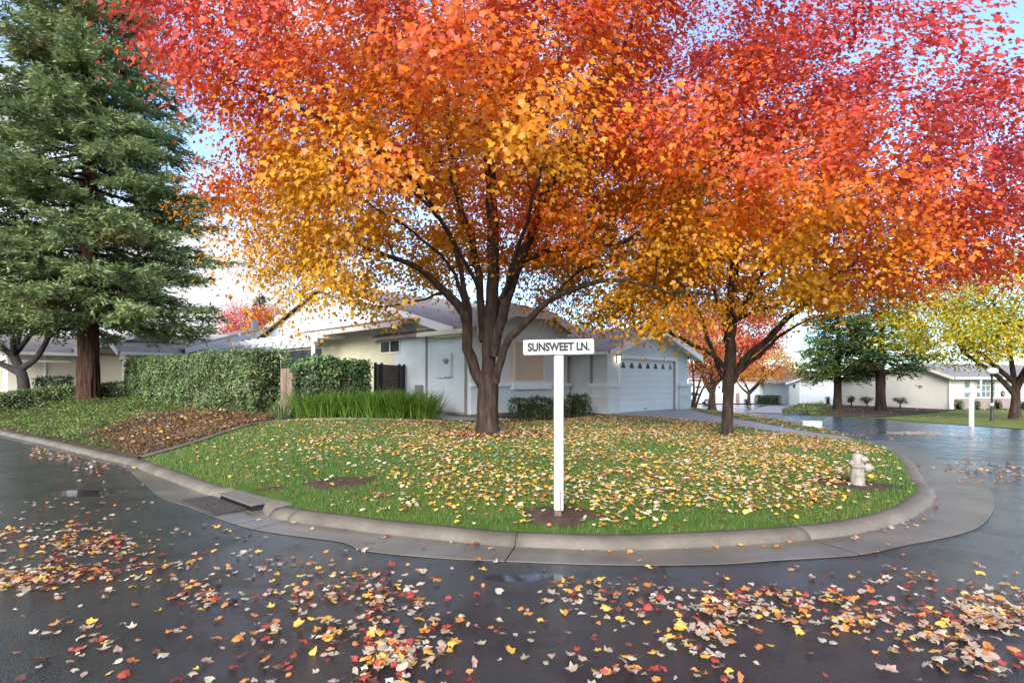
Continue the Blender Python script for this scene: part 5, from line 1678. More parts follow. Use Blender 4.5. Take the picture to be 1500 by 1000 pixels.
# ------------------------------------------------------------------ ground cover on the left bed
def cover(name, label, cat, poly_px, n, size, cols, hgt, T, tilt, seed, dens=None, mt=None):
    poly = [GL(*q)[:2] for q in poly_px]
    p = sample_poly(poly, n)
    rng = np.random.default_rng(seed)
    q = np.array([mnoise.noise(Vector((x * .9, y * .9, 4.4))) + .5 * mnoise.noise(Vector((x * 2.6, y * 2.6, 1.1))) for x, y in p])
    # ragged edge
    ins = rng.random(len(p)) < np.clip(.85 + q * .9, .15, 1)
    p, q = p[ins], q[ins]
    m = len(p)
    z = land(p[:, 0], p[:, 1]) + np.maximum(.01, hgt * (rng.random(m) * (.6 + .8 * np.clip(q + .3, 0, 1))))
    nrm = np.column_stack([rng.normal(0, tilt, (m, 2)), np.ones(m)])
    tip = rng.normal(0, 1, (m, 3))
    col = vary(lerp_cols([(0, cols[0]), (.5, cols[1]), (1, cols[2])], np.clip(.5 + q * .5 + rng.normal(0, .22, m), 0, 1)), .18)
    me = scatter_mesh(name, np.column_stack([p, z]), nrm, tip, size * rng.uniform(.6, 1.4, m), col, T, F_OVAL)
    tag(link(name, me, mt or M_green), label, cat, kind='stuff')
cover('ground_cover', 'low green ivy ground cover under the redwood', 'ground cover', [(-140, 596), (-140, 612), (0, 627), (60, 641), (120, 652), (175, 661), (150, 648), (160, 632), (190, 617), (260, 605), (400, 600), (330, 590), (200, 582), (110, 587), (60, 598)], 42000, .07, [(.07, .115, .03), (.13, .195, .05), (.24, .31, .09)], .16, T_OVAL, .5, 71)
cover('dry_ground_cover', 'brown dried ground cover beside the lawn edging', 'ground cover', [(110, 645), (165, 627), (200, 612), (265, 603), (400, 599), (420, 607), (410, 613), (345, 627), (283, 648), (218, 668), (190, 664)], 34000, .065, [(.07, .035, .018), (.16, .085, .042), (.27, .16, .085)], .15, T_NEEDLE * np.array((1.4, 1, 1), dtype=np.float32), .8, 72, mt=M_fall)
cover('ground_cover', 'scattered green ivy regrowth among the dried stems', 'ground cover', [(110, 645), (165, 627), (200, 612), (265, 603), (400, 600), (410, 612), (345, 627), (283, 648), (218, 668), (190, 664)], 1500, .08, [(.06, .10, .04), (.12, .18, .06), (.2, .24, .08)], .14, T_OVAL, .5, 73)

# ------------------------------------------------------------------ street name sign
def add_text(body, size, mt, parent, loc_, rot, bold=.0, ext=.0015, xs=1.0):
    cu = bpy.data.curves.new('lettering', 'FONT')
    cu.body = body
    cu.size = size
    cu.align_x = 'CENTER'
    cu.align_y = 'CENTER'
    cu.extrude = ext
    cu.offset = bold
    cu.resolution_u = 4
    tmp = bpy.data.objects.new('tmp', cu)
    COL.objects.link(tmp)
    bpy.context.view_layer.update()
    me = bpy.data.meshes.new_from_object(tmp.evaluated_get(bpy.context.evaluated_depsgraph_get()))
    bpy.data.objects.remove(tmp)
    me.materials.clear()
    o = link('lettering', me, mt, parent)
    o.location = loc_
    o.rotation_euler = rot
    o.scale = (xs, 1, 1)
    return o
SZ = land1(*SIGN) - .02
SN = thing('street_sign', 'white street name sign on a square post at the lawn corner', 'street sign', (SIGN[0], SIGN[1], SZ), R(2))
pw = .052
MB().box(-pw, pw, -pw, pw, 0.10, 1.93).obj('post', M_post, SN, .006)
MB().box(-pw * .93, pw * .6, -pw, pw, -.06, .10).obj('post_foot', M_brownpost, SN, .012)
MB().box(.012, .022, -pw - .0015, -pw + .01, .02, .32).obj('split', M_brownpost, SN)
plate = MB()
pts_ = []
hw, hh2, rc = .408, .086, .018
for cx, cz, a0 in ((hw - rc, hh2 - rc, 0), (-hw + rc, hh2 - rc, 90), (-hw + rc, -hh2 + rc, 180), (hw - rc, -hh2 + rc, 270)):
    for k in range(5):
        t = R(a0 + k * 22.5)
        pts_.append((cx + rc * math.cos(t), 0, cz + rc * math.sin(t)))
PLT = tag(bpy.data.objects.new('sign_plate', plate.prism(pts_, (0, .02, 0)).mesh('sign_plate', .002)))
PLT.data.materials.append(M_post)
COL.objects.link(PLT); PLT.parent = SN
PLT.location = (-.005, -pw - .022, 1.985)
PLT.rotation_euler = (0, R(-1.2), 0)
add_text('SUNSWEET LN.', .128, M_ink, PLT, (0, -.003, -.002), (R(90), 0, 0), .0058, xs=.82)

# fire hydrant
HYZ = HYD[2] - .02
HD = thing('fire_hydrant', 'worn cream fire hydrant with two side outlets standing among fallen leaves', 'fire hydrant', (HYD[0], HYD[1], HYZ), R(-12))
HD.scale = (.88, .88, .9)
MB().lathe([(.135, -.05), (.135, .02), (.125, .05), (.118, .06), (.112, .30), (.116, .33), (.135, .345), (.135, .375), (.105, .385), (.10, .40), (.102, .50), (.095, .535), (.065, .56), (.02, .572), (0, .573)], (0, 0, 0), 8).obj('barrel', M_hydrant, HD, .006)
def outlet(y0, L_, r_, z, ang, name):
    mb = MB()
    mb.lathe([(r_ * .85, 0), (r_ * .85, L_ * .55), (r_ * 1.12, L_ * .58), (r_ * 1.12, L_ * .72), (r_ * 1.02, L_ * .74), (r_ * 1.02, L_), (r_ * .4, L_ * 1.02), (r_ * .38, L_ * 1.2), (0, L_ * 1.2)], (0, 0, 0), 12, axis='x')
    o = mb.obj(name, M_hydrant, HD)
    o.location = (0, 0, z)
    o.rotation_euler = (0, 0, R(ang))
    return o
outlet(0, .20, .072, .335, -18, 'outlet_cap')
outlet(0, .155, .05, .475, -48, 'outlet_cap')
outlet(0, .135, .045, .40, 200, 'outlet_cap')
MB().lathe([(.0, .57), (.03, .572), (.03, .61), (0, .612)], (0, 0, 0), 5).obj('operating_nut', M_hydrant, HD)

# utility box in the verge
ux, uy = GR(1188, 626, .03)[:2]
UB = thing('utility_box', 'low pale green utility box in the leafy verge by the road', 'utility box', (ux, uy, max(land1(ux, uy), gr_at(ux, uy)) - .03), R(-16))
MB().box(-.34, .34, -.22, .22, 0, .18).obj('body', M_boxgreen, UB, .02)
MB().box(-.37, .37, -.25, .25, .175, .25).obj('lid', M_boxgreen, UB, .03)

# street lamp and far name sign
lx, ly, lz = GR(1453, 616, .07)
LMP = thing('street_lamp', 'black post lamp with white globe on the far lawn', 'street lamp', (lx, ly, lz))
sc_ = ly / F
MB().lathe([(.11, 0), (.10, .05), (.06, .10), (.06, .5), (.05, .54), (.045, .6), (.045, 2.05), (.075, 2.10), (.075, 2.16)], (0, 0, 0), 12).obj('post', M_dark, LMP)
MB().lathe([(.062, .70), (.066, .71), (.066, .80), (.062, .81)], (0, 0, 0), 12).obj('band', M_white, LMP)
MB().lathe([(.07, 2.16), (.20, 2.20), (.24, 2.28), (.235, 2.35), (.17, 2.43), (.0, 2.46)], (0, 0, 0), 16).obj('globe', M_globe, LMP)
sx, sy, sz = GR(1423, 622.5, .07)
FS = thing('street_sign', 'small white street sign in front of the lamp across the road', 'street sign', (sx, sy, sz), R(8))
MB().box(-.06, .06, -.06, .06, -.05, 1.36).obj('post', M_white, FS, .006)
MB().box(-.36, .36, -.085, -.062, 1.32, 1.46).obj('sign_plate', M_white, FS, .004)

# parked car beyond the garage
cx_, cy_ = 18.2, 58.0
CAR = thing('parked_car', 'white parked car showing its rear end beyond the corner house garage', 'car', (cx_, cy_, gr_at(cx_, cy_)), R(168))
prof = [(-2.15, .35), (-2.2, .62), (-2.05, .80), (-1.15, .93), (-.45, 1.36), (.2, 1.46), (1.2, 1.42), (1.75, 1.30), (2.12, .95), (2.2, .62), (2.12, .33)]
cb = MB()
secs = [(-.86, .90), (-.80, 1), (.80, 1), (.86, .90)]
vv = []
for y_, k_ in secs:
    vv += [(x * (1 if k_ == 1 else .97), y_ * (1 - .14 * max(0, z - .95) / .5), z if k_ == 1 else .35 + (z - .35) * .96) for x, z in prof]
n_ = len(prof)
ff = []
for s in range(3):
    for k in range(n_):
        ff.append((s * n_ + k, s * n_ + (k + 1) % n_, (s + 1) * n_ + (k + 1) % n_, (s + 1) * n_ + k))
ff += [tuple(range(n_ - 1, -1, -1)), tuple(3 * n_ + k for k in range(n_))]
cb.add(vv, ff, False).obj('body', M_carpaint, CAR, .03)
for s in (-1, 1):
    MB().prism([(-.95, s * .80, .98), (-.40, s * .765, 1.30), (.15, s * .755, 1.36), (.30, s * .80, .98)], (0, s * .045, 0)).obj('side_window', M_glass, CAR)
    MB().prism([(.38, s * .80, .98), (.25, s * .755, 1.36), (1.15, s * .76, 1.33), (1.62, s * .80, .99)], (0, s * .045, 0)).obj('side_window', M_glass, CAR)
    MB().box(2.05, 2.19, s * .62 - .14, s * .62 + .14, .78, .95).obj('tail_light', M_redlamp, CAR, .02)
    for x in (-1.35, 1.35):
        w_ = MB().lathe([(.0, 0), (.2, .0), (.32, .02), (.33, .1), (.32, .2), (.2, .22), (0, .22)], (0, 0, 0), 18, axis='y').obj('wheel', M_rubber_and_shade, CAR)
        w_.location = (x, s * .80 - .11, .33)
        MB().lathe([(0, -.012), (.18, -.012), (.2, .0)] if s < 0 else [(.2, .22), (.18, .234), (0, .234)], (0, 0, 0), 12, axis='y').obj('rim', M_metal, w_)
MB().prism([(1.80, -.62, 1.28), (2.10, -.66, .98), (2.10, .66, .98), (1.80, .62, 1.28)], (.03, 0, .03)).obj('rear_window', M_glass, CAR)
MB().box(2.14, 2.25, -.75, .75, .36, .52).obj('bumper', M_metal, CAR, .02)

# ------------------------------------------------------------------ planting across the street
rgz = lambda x, y: road_z(x, y) + .07
def px_shrub(label, x0, x1, yb, yt, cat='shrub', cols=GRN_D, group=None, seed=0, ls=.10, depth=None):
    a = GR((x0 + x1) / 2, yb, .07)
    sc = a[1] / F
    w = (x1 - x0) * sc
    h_ = (yb - yt) * sc
    wd = depth or min(w, 1.0)
    l2 = max(.06, (w - wd) / 2 + .05)
    return hedge('shrub' if cat == 'shrub' else 'hedge', label, cat, [(a[0] - l2, a[1]), (a[0] + l2, a[1])], wd, h_, rgz, 260, ls, cols, seed + 300, .05, group=group)
px_shrub('clipped tapered shrub between the far garage door and the conifer', 1207.5, 1218, 594, 581, seed=1)
px_shrub('rounded shrub on the bare ground near the end of the bungalow side wall', 1342, 1358, 596, 579.5, seed=2, group='shrubs along the bungalow')
px_shrub('clipped shrub at the bungalow corner beside the downspout', 1396, 1413, 600, 586, seed=3, group='shrubs along the bungalow', cols=GRN)
px_shrub('dark shrub under the bungalow window behind the small street sign', 1427, 1437, 600, 587, seed=4, group='shrubs along the bungalow')
px_shrub('clipped shrub right of the lamp post against the brick base', 1455, 1468, 599, 586, seed=5, group='shrubs along the bungalow')
px_shrub('clipped shrub behind the yellow green tree trunk', 1491, 1506, 600, 587, seed=6, group='shrubs along the bungalow')
px_shrub('long dark clipped hedge in front of the far garage terrace', 1101, 1149, 592, 579, 'hedge', seed=7, depth=1.2)
px_shrub('small dark shrub at the foot of the far yellow tree', 1088, 1100, 593, 585, seed=8)
px_shrub('small green shrub in front of the parked white car', 1008, 1020, 596, 586, seed=9)
def leggy(label, x0, x1, yb, yt, seed):
    a = GR((x0 + x1) / 2, yb, .1)
    sc = a[1] / F
    h_ = (yb - yt) * sc; w = (x1 - x0) * sc
    simple_tree('leggy_shrub', label, (a[0], a[1], a[2] - .03), h_ * .4, .06, (a[0], a[1], a[2] + h_ * .72), (w / 2, w / 2, h_ * .28), 18, 40, .08, [(0, GRN_D[0]), (.5, GRN_D[1]), (1, GRN_D[2])], seed, group='leggy shrubs along the blank wall', mt=M_green, spread=.09, cat='shrub')
leggy('thin leggy shrub just right of the first conifer trunk', 1242, 1252, 595, 580, 81)
leggy('leggy shrub left of the second conifer trunk', 1262, 1278, 596, 581, 82)
leggy('leggy shrub right of the second conifer trunk', 1310, 1327, 597, 581, 83)
# low green mound by the driveway across the street
mp_ = GR(1183, 604, .07)
hedge('ground_cover_mound', 'low spreading green mound at the far driveway edge', 'shrub', [GR(1166, 605, .07)[:2], GR(1182, 603, .07)[:2], GR(1197, 599.5, .07)[:2]], 1.6, [.25, .5, .4], rgz, 220, .11, [(.07, .10, .03), (.12, .16, .05), (.19, .21, .075)], 95, .08, core=False)
wp = GR(1203, 597.5, .07)
WP = thing('bollard', 'short pale wooden stub post by the far driveway mound', 'post', wp)
MB().box(-.12, .12, -.12, .12, 0, .52).obj('shaft', M_cream, WP, .02)
MB().box(-.14, .14, -.14, .14, .52, .58).obj('cap', M_cream, WP, .01)

# conifers across the road
def cz(px, py): return GR(px, py, .09)
c1 = cz(1227, 598.5)
conifer('conifer_tree', 'green conifer with brown trunk beside the far blue grey garage', c1, 10.5, .29, 2.3, lambda z: np.interp(z, [2, 3.2, 5, 8, 10.5], [2.6, 3.3, 3.1, 2.0, .3]), 130, 91, card=.30, cols=((.07, .12, .03), (.12, .19, .045), (.18, .25, .07)), sides=20, dens=.85, group='conifers in front of the bungalow', droop=.12, bark=M_bark)
c2 = cz(1290, 600)
conifer('conifer_tree', 'dark conifer with thick trunk in front of the bungalow blank wall', c2, 11.5, .34, 2.7, lambda z: np.interp(z, [2.4, 3.6, 5.5, 8.5, 11.5], [2.5, 3.8, 3.5, 2.1, .3]), 120, 92, card=.30, cols=((.05, .095, .03), (.085, .145, .04), (.13, .19, .06)), sides=20, dens=.85, group='conifers in front of the bungalow', droop=.15, bark=M_bark)
# yellow-green tree on the far lawn
yt_ = GR(1487, 613, .07)
YGRN = [(0, (.22, .25, .02)), (.35, (.42, .37, .015)), (.7, (.60, .45, .015)), (1, (.66, .44, .03))]
sc = yt_[1] / F
simple_tree('shade_tree', 'yellow green spreading tree on the lawn in front of the bungalow', yt_, 1.9, .23, (yt_[0] - .9, yt_[1] - .5, yt_[2] + 5.3), (5.9, 4.6, 2.9), 230, 140, .135, YGRN, 101,
            stems=[[(0, 0, 0), (.03, 0, .9), (.05, 0, 1.7)], [(.0, 0, 1.2), (-.9, .1, 2.2), (-2.6, 0, 3.3)], [(.02, 0, 1.3), (.7, 0, 2.6), (1.8, 0, 4.2)], [(.04, 0, 1.4), (-.2, 0, 2.9), (-.5, 0, 4.6)]], tvar=.35, spread=.38)
# third maple in the verge and small ornamental trees behind it
m3 = GL(1043, 601)
simple_tree('maple_tree', 'red maple behind the second maple, standing in the leafy verge', m3, 2.2, .26, (m3[0] + 1.0, m3[1] + .5, m3[2] + 5.3), (3.9, 3.4, 2.6), 150, 200, .12, [(0, (.62, .20, .02)), (.5, (.58, .10, .03)), (1, (.46, .055, .04))], 111, T=T_HALF, Fc=F_HALF,
            stems=[[(0, 0, 0), (.0, 0, .9), (.0, 0, 1.5)], [(-.05, 0, 1.3), (-.5, 0, 2.0), (-.9, 0, 3.4)], [(.05, 0, 1.3), (.3, 0, 2.2), (.5, 0, 3.8)]])
cm = GL(1022, 596)
simple_tree('crape_myrtle', 'slender multi stemmed tree with orange leaves beside the garage corner', (10.4, 33, .1), 1.6, .07, (10.9, 33, 3.5), (1.3, 1.2, 1.7), 50, 60, .10, [(0, (.66, .30, .05)), (.5, (.60, .20, .06)), (1, (.5, .22, .10))], 112,
            stems=[[(0, 0, 0), (.2, 0, .9), (.5, 0, 2.0)], [(.1, 0, 0), (.5, .1, 1.0), (1.1, .1, 2.1)], [(0, .1, 0), (.1, .1, 1.1), (.05, .1, 2.2)]], bark=M_bark)
sy_ = GR(1097, 594, .07)
simple_tree('maple_tree', 'small orange and yellow tree in the bare bed before the far terrace', sy_, 1.4, .16, (sy_[0] + 1.3, sy_[1], sy_[2] + 3.8), (3.8, 2.6, 1.75), 120, 140, .13, [(0, (.55, .48, .03)), (.45, (.76, .34, .03)), (1, (.74, .19, .06))], 113,
            stems=[[(0, 0, 0), (0, 0, .8), (.02, 0, 1.3)], [(0, 0, 1.1), (-.6, 0, 1.6), (-1.1, 0, 2.2)], [(.02, 0, 1.1), (.7, 0, 1.7), (1.3, 0, 2.6)]])
bt = GR(1141, 590, .07)
simple_tree('blossom_tree', 'pale pinkish tan small tree between the hedge and the far garage', (bt[0], bt[1], bt[2]), 1.1, .09, (bt[0] - .2, bt[1], bt[2] + 1.9), (1.15, 1.0, .7), 40, 60, .10, [(0, (.50, .28, .17)), (.5, (.60, .36, .22)), (1, (.66, .46, .34))], 114, spread=.2)
# trees behind the houses
simple_tree('red_tree', 'red leaved tree rising behind the beige house roof', (-22.5, 52, .6), 3.5, .3, (-22.5, 52, 6.3), (4.4, 3.4, 2.4), 130, 100, .17, [(0, (.66, .13, .08)), (.5, (.58, .07, .07)), (1, (.50, .12, .12))], 121)
simple_tree('red_tree', 'pinkish red tree beyond the pale blue gable under the maple leaves', (-16.0, 56, .6), 3.5, .3, (-16.5, 56, 6.5), (4.2, 3.4, 2.7), 110, 90, .18, [(0, (.66, .16, .08)), (.5, (.60, .12, .10)), (1, (.5, .16, .16))], 122)
for i, (x, y, h_, r_, lb) in enumerate([(-27.3, 62, 10.6, 2.2, 'dark pine standing above the red tree'), (-32.5, 62, 6.9, 1.2, 'small dark conifer tip behind the beige house roof'), (3.0, 60, 9.8, 3.4, 'green conifer glimpsed above the bay roof'), (8.2, 64, 9.2, 3.4, 'green tree glimpsed over the corner house garage roof'),
                                           (-3.6, 62, 10.2, 3.2, 'green conifer behind the trunk limbs of the large maple'), (40, 72, 10, 3.6, 'dark conifer behind the far blue grey garage'), (50, 70, 9.0, 3.5, 'dark conifer behind the bungalow roof'), (-42, 52, 10, 3.5, 'dark conifer behind the far beige house')]):
    conifer('background_conifer', lb, (x, y, gr_at(x, y) - .1 if x > 5 else .5), h_, .22, 1.0, (lambda hh_, rr: (lambda z: np.interp(z, [1, 2.5, hh_ * .6, hh_], [rr * .8, rr, rr * .6, .1])))(h_, r_), 70, 130 + i, card=.5, cols=((.04, .08, .04), (.07, .12, .055), (.10, .16, .075)), sides=8, dens=.5, group='conifers behind the houses')

# ------------------------------------------------------------------ fallen leaves
TV = []
for k in range(7):
    T = T_MAPLE.copy()
    rr_ = np.random.default_rng(500 + k)
    T[:, :2] += rr_.normal(0, .035, (11, 2))
    T[:, 0] *= rr_.uniform(.6, 1.05)
    if k in (1, 4): T[[1, 9], 1] += .14; T[[1, 9], 0] *= .8; T[[3, 7], 0] *= .68
    if k == 3: T[6:10, 0] *= .45
    cu = (.10, .35, .6, -.4, .2, .8, -.2)[k]
    T[:, 2] = cu * (T[:, 0] ** 2 * 1.5 + (T[:, 1] - .45) ** 2 * .7) + rr_.normal(0, .07, 11)
    T[:, 2] -= T[:, 2].min()
    TV.append(T)
TV = np.array(TV, dtype=np.float32)
def leaf_scatter(name, p, z, size, col, tilt, kk, rng):
    m = len(p)
    nrm = np.column_stack([rng.normal(0, tilt, (m, 2)), np.ones(m)])
    az = rng.uniform(0, 2 * np.pi, m)
    tip = np.column_stack([np.cos(az), np.sin(az), np.zeros(m)])
    x, y, zz2 = frames(nrm, tip)
    T = TV[kk]
    s = size[:, None, None]
    v = np.column_stack([p, z])[:, None, :] + (x[:, None, :] * T[:, :, 0:1] + y[:, None, :] * (T[:, :, 1:2] - .4) + zz2[:, None, :] * T[:, :, 2:3]) * s
    f = (np.arange(m) * 11)[:, None, None] + F_MAPLE[None]
    c = np.repeat(col, 11, axis=0) * (1 + rng.normal(0, .07, (m * 11, 1)))
    return np_mesh(name, v.reshape(-1, 3), f.reshape(-1, 3), np.clip(c, .01, .95))
FC = [('pale tan', (.42, .33, .24), .24), ('cream', (.50, .43, .33), .17), ('golden yellow', (.68, .40, .07), .15), ('orange', (.58, .21, .055), .17), ('red', (.38, .055, .04), .12), ('dark brown red', (.15, .055, .04), .09), ('dusty pink', (.42, .27, .21), .08)]
fcw = np.array([c[2] for c in FC])
def px_band(pts, sx, sy, n):
    p = spline(pts, 3)
    i = RNG.integers(0, len(p), n)
    if n < 60:
        return p[i] + np.column_stack([RNG.normal(0, sx, n), RNG.normal(0, sy, n)])
    nc = max(6, n // 14)
    c = p[RNG.integers(0, len(p), nc)] + np.column_stack([RNG.normal(0, sx, nc), RNG.normal(0, sy, nc)])
    k = RNG.choice(nc, n, p=RNG.dirichlet(np.full(nc, .8)))
    r_ = c[k] + np.column_stack([RNG.normal(0, sx * .55, n), RNG.normal(0, sy * .38, n)])
    f_ = RNG.random(n) < .42
    r_[f_] = (p[i] + np.column_stack([RNG.normal(0, sx * 1.3, n), RNG.normal(0, sy * 1.3, n)]))[f_]
    return r_
bands = [(px_band([(-40, 775), (60, 785), (140, 805), (240, 845)], 40, 18, 320), 'in the left drift'),
         (px_band([(-40, 860), (80, 835), (190, 800)], 40, 16, 280), 'in the left drift'),
         (px_band([(220, 850), (330, 868), (430, 850), (500, 860)], 45, 18, 110), 'between left and middle drifts'),
         (px_band([(430, 890), (520, 855), (545, 920), (570, 985), (640, 965)], 40, 28, 420), 'in the thick middle drift'),
         (px_band([(0, 900), (150, 930), (350, 960), (430, 900)], 70, 35, 80), 'in the lower left corner'),
         (px_band([(900, 872), (980, 880), (1060, 886), (1200, 893), (1330, 908), (1540, 895)], 40, 15, 720), 'in the long right drift'),
         (px_band([(1000, 930), (1020, 960), (1070, 985)], 30, 25, 70), 'just below the right drift'),
         (px_band([(1300, 930), (1400, 950), (1520, 975)], 50, 22, 90), 'just below the right drift'),
         (px_band([(1300, 830), (1400, 855), (1520, 850)], 50, 20, 80), 'by the gutter bend'),
         (px_band([(650, 830), (760, 870), (860, 930), (960, 980), (700, 960)], 90, 40, 110), 'on asphalt below the sign'),
         (np.column_stack([RNG.uniform(-20, 1520, 150), RNG.uniform(800, 1000, 150)]), 'lying alone on the wet road'),
         (px_band([(1410, 684), (1560, 690)], 45, 4, 220), 'on the road beyond the gutter bend'),
         (px_band([(1270, 634), (1350, 637), (1440, 642)], 35, 3.5, 200), 'on the road beyond the gutter bend'),
         (px_band([(1440, 700), (1520, 705)], 40, 4, 50), 'on the road beyond the gutter bend'),
         (px_band([(40, 654), (120, 670), (175, 685), (110, 672)], 22, 7, 240), 'against the kerb by the ivy bed'),
         (px_band([(0, 700), (120, 720), (260, 760), (400, 800)], 90, 25, 90), 'lying alone on the wet road'),
         (px_band([(420, 765), (560, 785), (753, 803), (900, 808), (1100, 800), (1260, 783), (1340, 757)], 12, 6, 34), 'on the gutter concrete'),
         (px_band([(1250, 780), (1330, 765), (1370, 740), (1350, 708)], 10, 5, 30), 'on the gutter concrete')]
PX, ZONE = [], []
for a, nm in bands:
    PX.append(a); ZONE += [nm] * len(a)
PX = np.concatenate(PX); ZONE = np.array(ZONE)
ok = (PX[:, 1] > 606) & (PX[:, 1] < 1012)
PX, ZONE = PX[ok], ZONE[ok]
gp2 = np.array([GR(*q)[:2] for q in PX])
blockp = [tuple(q) for q in back[:iE + 1]] + [(8.4, 26.9), (8, 46), (-60, 46)]
ok = ~in_poly(gp2, blockp)
gp2, ZONE = gp2[ok], ZONE[ok]
# height: on gutter and kerb a little higher
dfl = np.array([np.min(np.linalg.norm(flow - q, axis=1)) for q in gp2])
ing = in_poly(gp2, [tuple(q) for q in gedge] + [tuple(q) for q in flow[::-1]])
zr_ = road_z(gp2[:, 0], gp2[:, 1]) + np.where(ing, .016, .004) + RNG.uniform(0, .012, len(gp2))
m = len(gp2)
ci = RNG.choice(len(FC), m, p=fcw / fcw.sum())
fcol = np.array([FC[i][1] for i in ci]) * (1 + RNG.normal(0, .16, (m, 1)))
fsz = RNG.uniform(.04, .085, m)
kk = RNG.integers(0, 7, m)
appr = fsz / np.maximum(gp2[:, 1], .5)
vis = np.abs(gp2[:, 0] / gp2[:, 1]) < .90
appr[~vis] *= .05
big = np.argsort(-appr)[:300]
rest = np.ones(m, bool); rest[big] = False
fl_o = link('fallen_leaves', leaf_scatter('fallen_leaves', gp2[rest], zr_[rest], fsz[rest], fcol[rest], .16, kk[rest], RNG), M_fall)
tag(fl_o, 'smaller distant fallen maple leaves strewn on the wet road', 'leaves', kind='stuff')
CURL = ['flat', 'slightly curled', 'strongly curled', 'cupped down', 'gently curled', 'tightly curled', 'arched']
FM = {}
def fallen(ci_, k_):
    if (ci_, k_) not in FM:
        T = TV[k_]
        c = np.tile(np.array(FC[ci_][1], dtype=np.float32), (11, 1)) * (1 + RNG.normal(0, .10, (11, 1)))
        V = [tuple(q - np.array((0, .4, 0))) for q in T]
        n0 = T[0]
        V += [(n0[0] - .014, -.4, n0[2]), (n0[0] + .014, -.4, n0[2]), (n0[0] + .12, -.72, n0[2] + .06), (n0[0] + .09, -.72, n0[2] + .05), (n0[0] + .3, -1.0, n0[2] + .10)]
        Fs = list(map(tuple, F_MAPLE)) + [(11, 12, 13), (11, 13, 14), (14, 13, 15)]
        c = np.vstack([c, np.tile(np.array((.30, .16, .09)), (5, 1))])
        me = np_mesh('fallen_leaf', V, np.array(Fs), np.clip(c, .01, .95))
        me.materials.append(M_fall)
        FM[(ci_, k_)] = me
    return FM[(ci_, k_)]
for i in big:
    o = bpy.data.objects.new('fallen_leaf', fallen(ci[i], kk[i]))
    COL.objects.link(o)
    o.location = (gp2[i, 0], gp2[i, 1], zr_[i])
    o.rotation_euler = (RNG.normal(0, .16), RNG.normal(0, .16), RNG.uniform(0, 6.28))
    o.scale = (fsz[i],) * 3
    szw = 'large ' if fsz[i] > .071 else ('small ' if fsz[i] < .058 else '')
    hd = o.rotation_euler.z % (2 * math.pi)
    tipw = ('tip away', 'tip left', 'tip forward', 'tip right')[int((hd + math.pi / 4) / (math.pi / 2)) % 4]
    tag(o, f'{szw}{FC[ci[i]][0]} maple leaf, {CURL[kk[i]]}, {tipw}, {ZONE[i]}', 'leaf', 'fallen maple leaves on the road')

# where two labels coincide, say which lies nearer to the near edge of the road
labs = {}
for o in COL.objects:
    if o.name.startswith('fallen_leaf') and 'category' in o:
        labs.setdefault(o['label'], []).append(o)
RANK = {2: ('nearer one', 'farther one'), 3: ('nearest one', 'middle one', 'farthest one'), 4: ('nearest one', 'second nearest', 'third nearest', 'farthest one')}
for lb, os_ in labs.items():
    if len(os_) in RANK:
        for o, w_ in zip(sorted(os_, key=lambda q: q.location.y), RANK[len(os_)]):
            o['label'] = lb + ', ' + w_ if len(lb.split()) <= 14 else lb + ', ' + w_.split()[0]
# leaves on the lawn
p = sample_poly(lawn_poly, 34000)
pxx = 750 + F * p[:, 0] / p[:, 1]
zl_ = land(p[:, 0], p[:, 1])
pyy = HOR - F * (zl_ - H) / p[:, 1]
dk_ = np.array([np.min(np.linalg.norm(flow[::4] - q, axis=1)) for q in p])
nzv = np.array([mnoise.noise(Vector((x * .55, y * .55, 9))) for x, y in p])
den = .10 + .55 * smooth01((pxx - 330) / 330) + .35 * smooth01((pxx - 760) / 250)
den *= .12 + .88 * smooth01((dk_ - .38) / .65)
den *= np.clip(1 + nzv * 1.7, .15, 1.7)
den *= np.where(p[:, 1] > 14, .9, 1)
keep = RNG.random(len(p)) < den * .97
for h_ in (patches[0],):
    keep &= ~(in_poly(p, h_) & (RNG.random(len(p)) < .85))
p, zl_, pxx = p[keep], zl_[keep], pxx[keep]
m = len(p)
LC = [((.72, .46, .07), .20), ((.64, .31, .05), .15), ((.66, .55, .38), .27), ((.52, .38, .25), .19), ((.52, .17, .06), .10), ((.40, .08, .05), .06), ((.52, .40, .10), .08)]
w = np.array([c[1] for c in LC])
lc = np.array([LC[i][0] for i in RNG.choice(len(LC), m, p=w / w.sum())]) * (1 + RNG.normal(0, .15, (m, 1)))
lo = link('lawn_leaves', leaf_scatter('lawn_leaves', p, zl_ + RNG.uniform(.022, .055, m), RNG.uniform(.045, .082, m), lc, .24, RNG.integers(0, 7, m), RNG), M_fall)
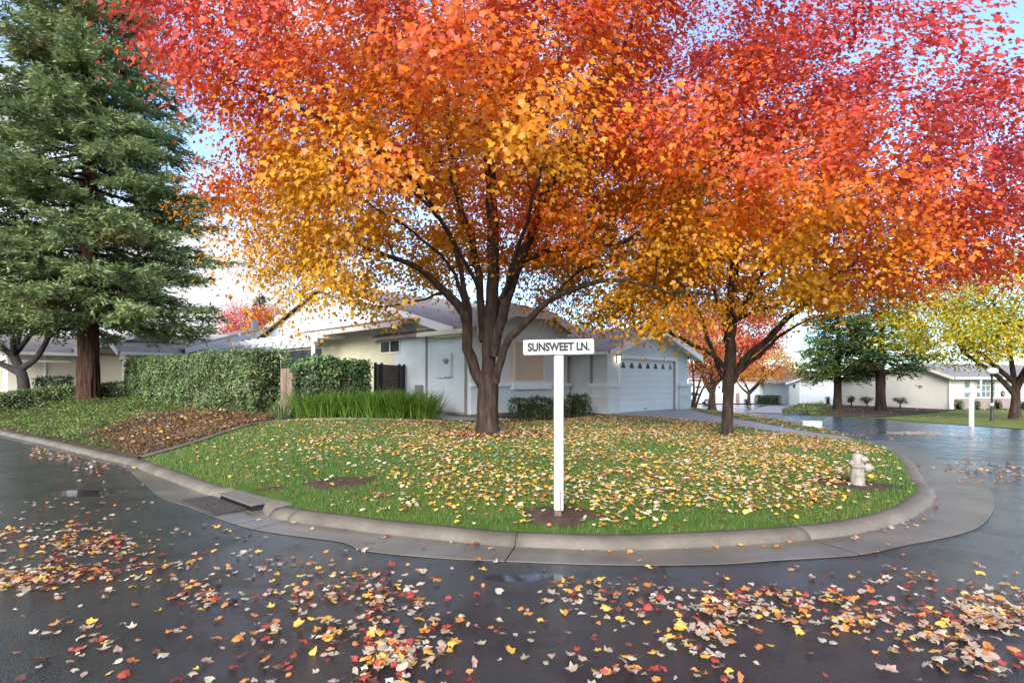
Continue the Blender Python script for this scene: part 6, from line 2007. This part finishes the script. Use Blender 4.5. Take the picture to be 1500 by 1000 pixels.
tag(lo, 'yellow and cream maple leaves strewn across the lawn', 'leaves', kind='stuff')
# leaves on the verge, driveway and beds
vp = sample_poly(strip_poly, 2600)
vp = vp[vp[:, 1] < 34]
bp = sample_poly([GL(*q)[:2] for q in ((100, 640), (265, 603), (420, 600), (410, 612), (283, 648), (218, 668))], 320)
np3 = sample_poly(patches[2], 260)
fb = sample_poly([(-1.5, 18.6), (.4, 18.9), (2.6, 21.3), (3.5, 22), (2.4, 22.0), (.2, 20.2)], 160)
rlp = sample_poly(rl_poly, 1600)
q = np.concatenate([vp, bp, np3, fb])
zq = np.concatenate([np.maximum(land(vp[:, 0], vp[:, 1]), road_z(vp[:, 0], vp[:, 1]) + .04), land(bp[:, 0], bp[:, 1]) + .12, land(np3[:, 0], np3[:, 1]) + .02, land(fb[:, 0], fb[:, 1])]) + .03
q = np.concatenate([q, rlp]); zq = np.concatenate([zq, road_z(rlp[:, 0], rlp[:, 1]) + .10])
m = len(q)
lc = np.array([LC[i][0] for i in RNG.choice(len(LC), m, p=w / w.sum())]) * (1 + RNG.normal(0, .15, (m, 1))) * .9
lo = link('verge_leaves', leaf_scatter('verge_leaves', q, zq, RNG.uniform(.07, .115, m), lc, .28, RNG.integers(0, 7, m), RNG), M_fall)
tag(lo, 'fallen leaves strewn over the verge, beds and far lawn', 'leaves', kind='stuff')
# bark mulch round the big trunk
mp = sample_poly(patches[2], 1500)
mn = len(mp)
mc = vary(pick([(.05, .032, .024), (.10, .065, .045), (.16, .11, .08), (.03, .02, .016)], mn), .2)
me = scatter_mesh('mulch_chips', np.column_stack([mp, land(mp[:, 0], mp[:, 1]) + RNG.uniform(.01, .04, mn)]), np.column_stack([RNG.normal(0, .6, (mn, 2)), np.ones(mn)]), RNG.normal(0, 1, (mn, 3)), RNG.uniform(.06, .16, mn), mc, T_OVAL, F_OVAL, RNG.uniform(.05, .12, mn))
tag(link('mulch_chips', me, M_fall), 'dark bark chips around the large maple trunk', 'mulch', kind='stuff')
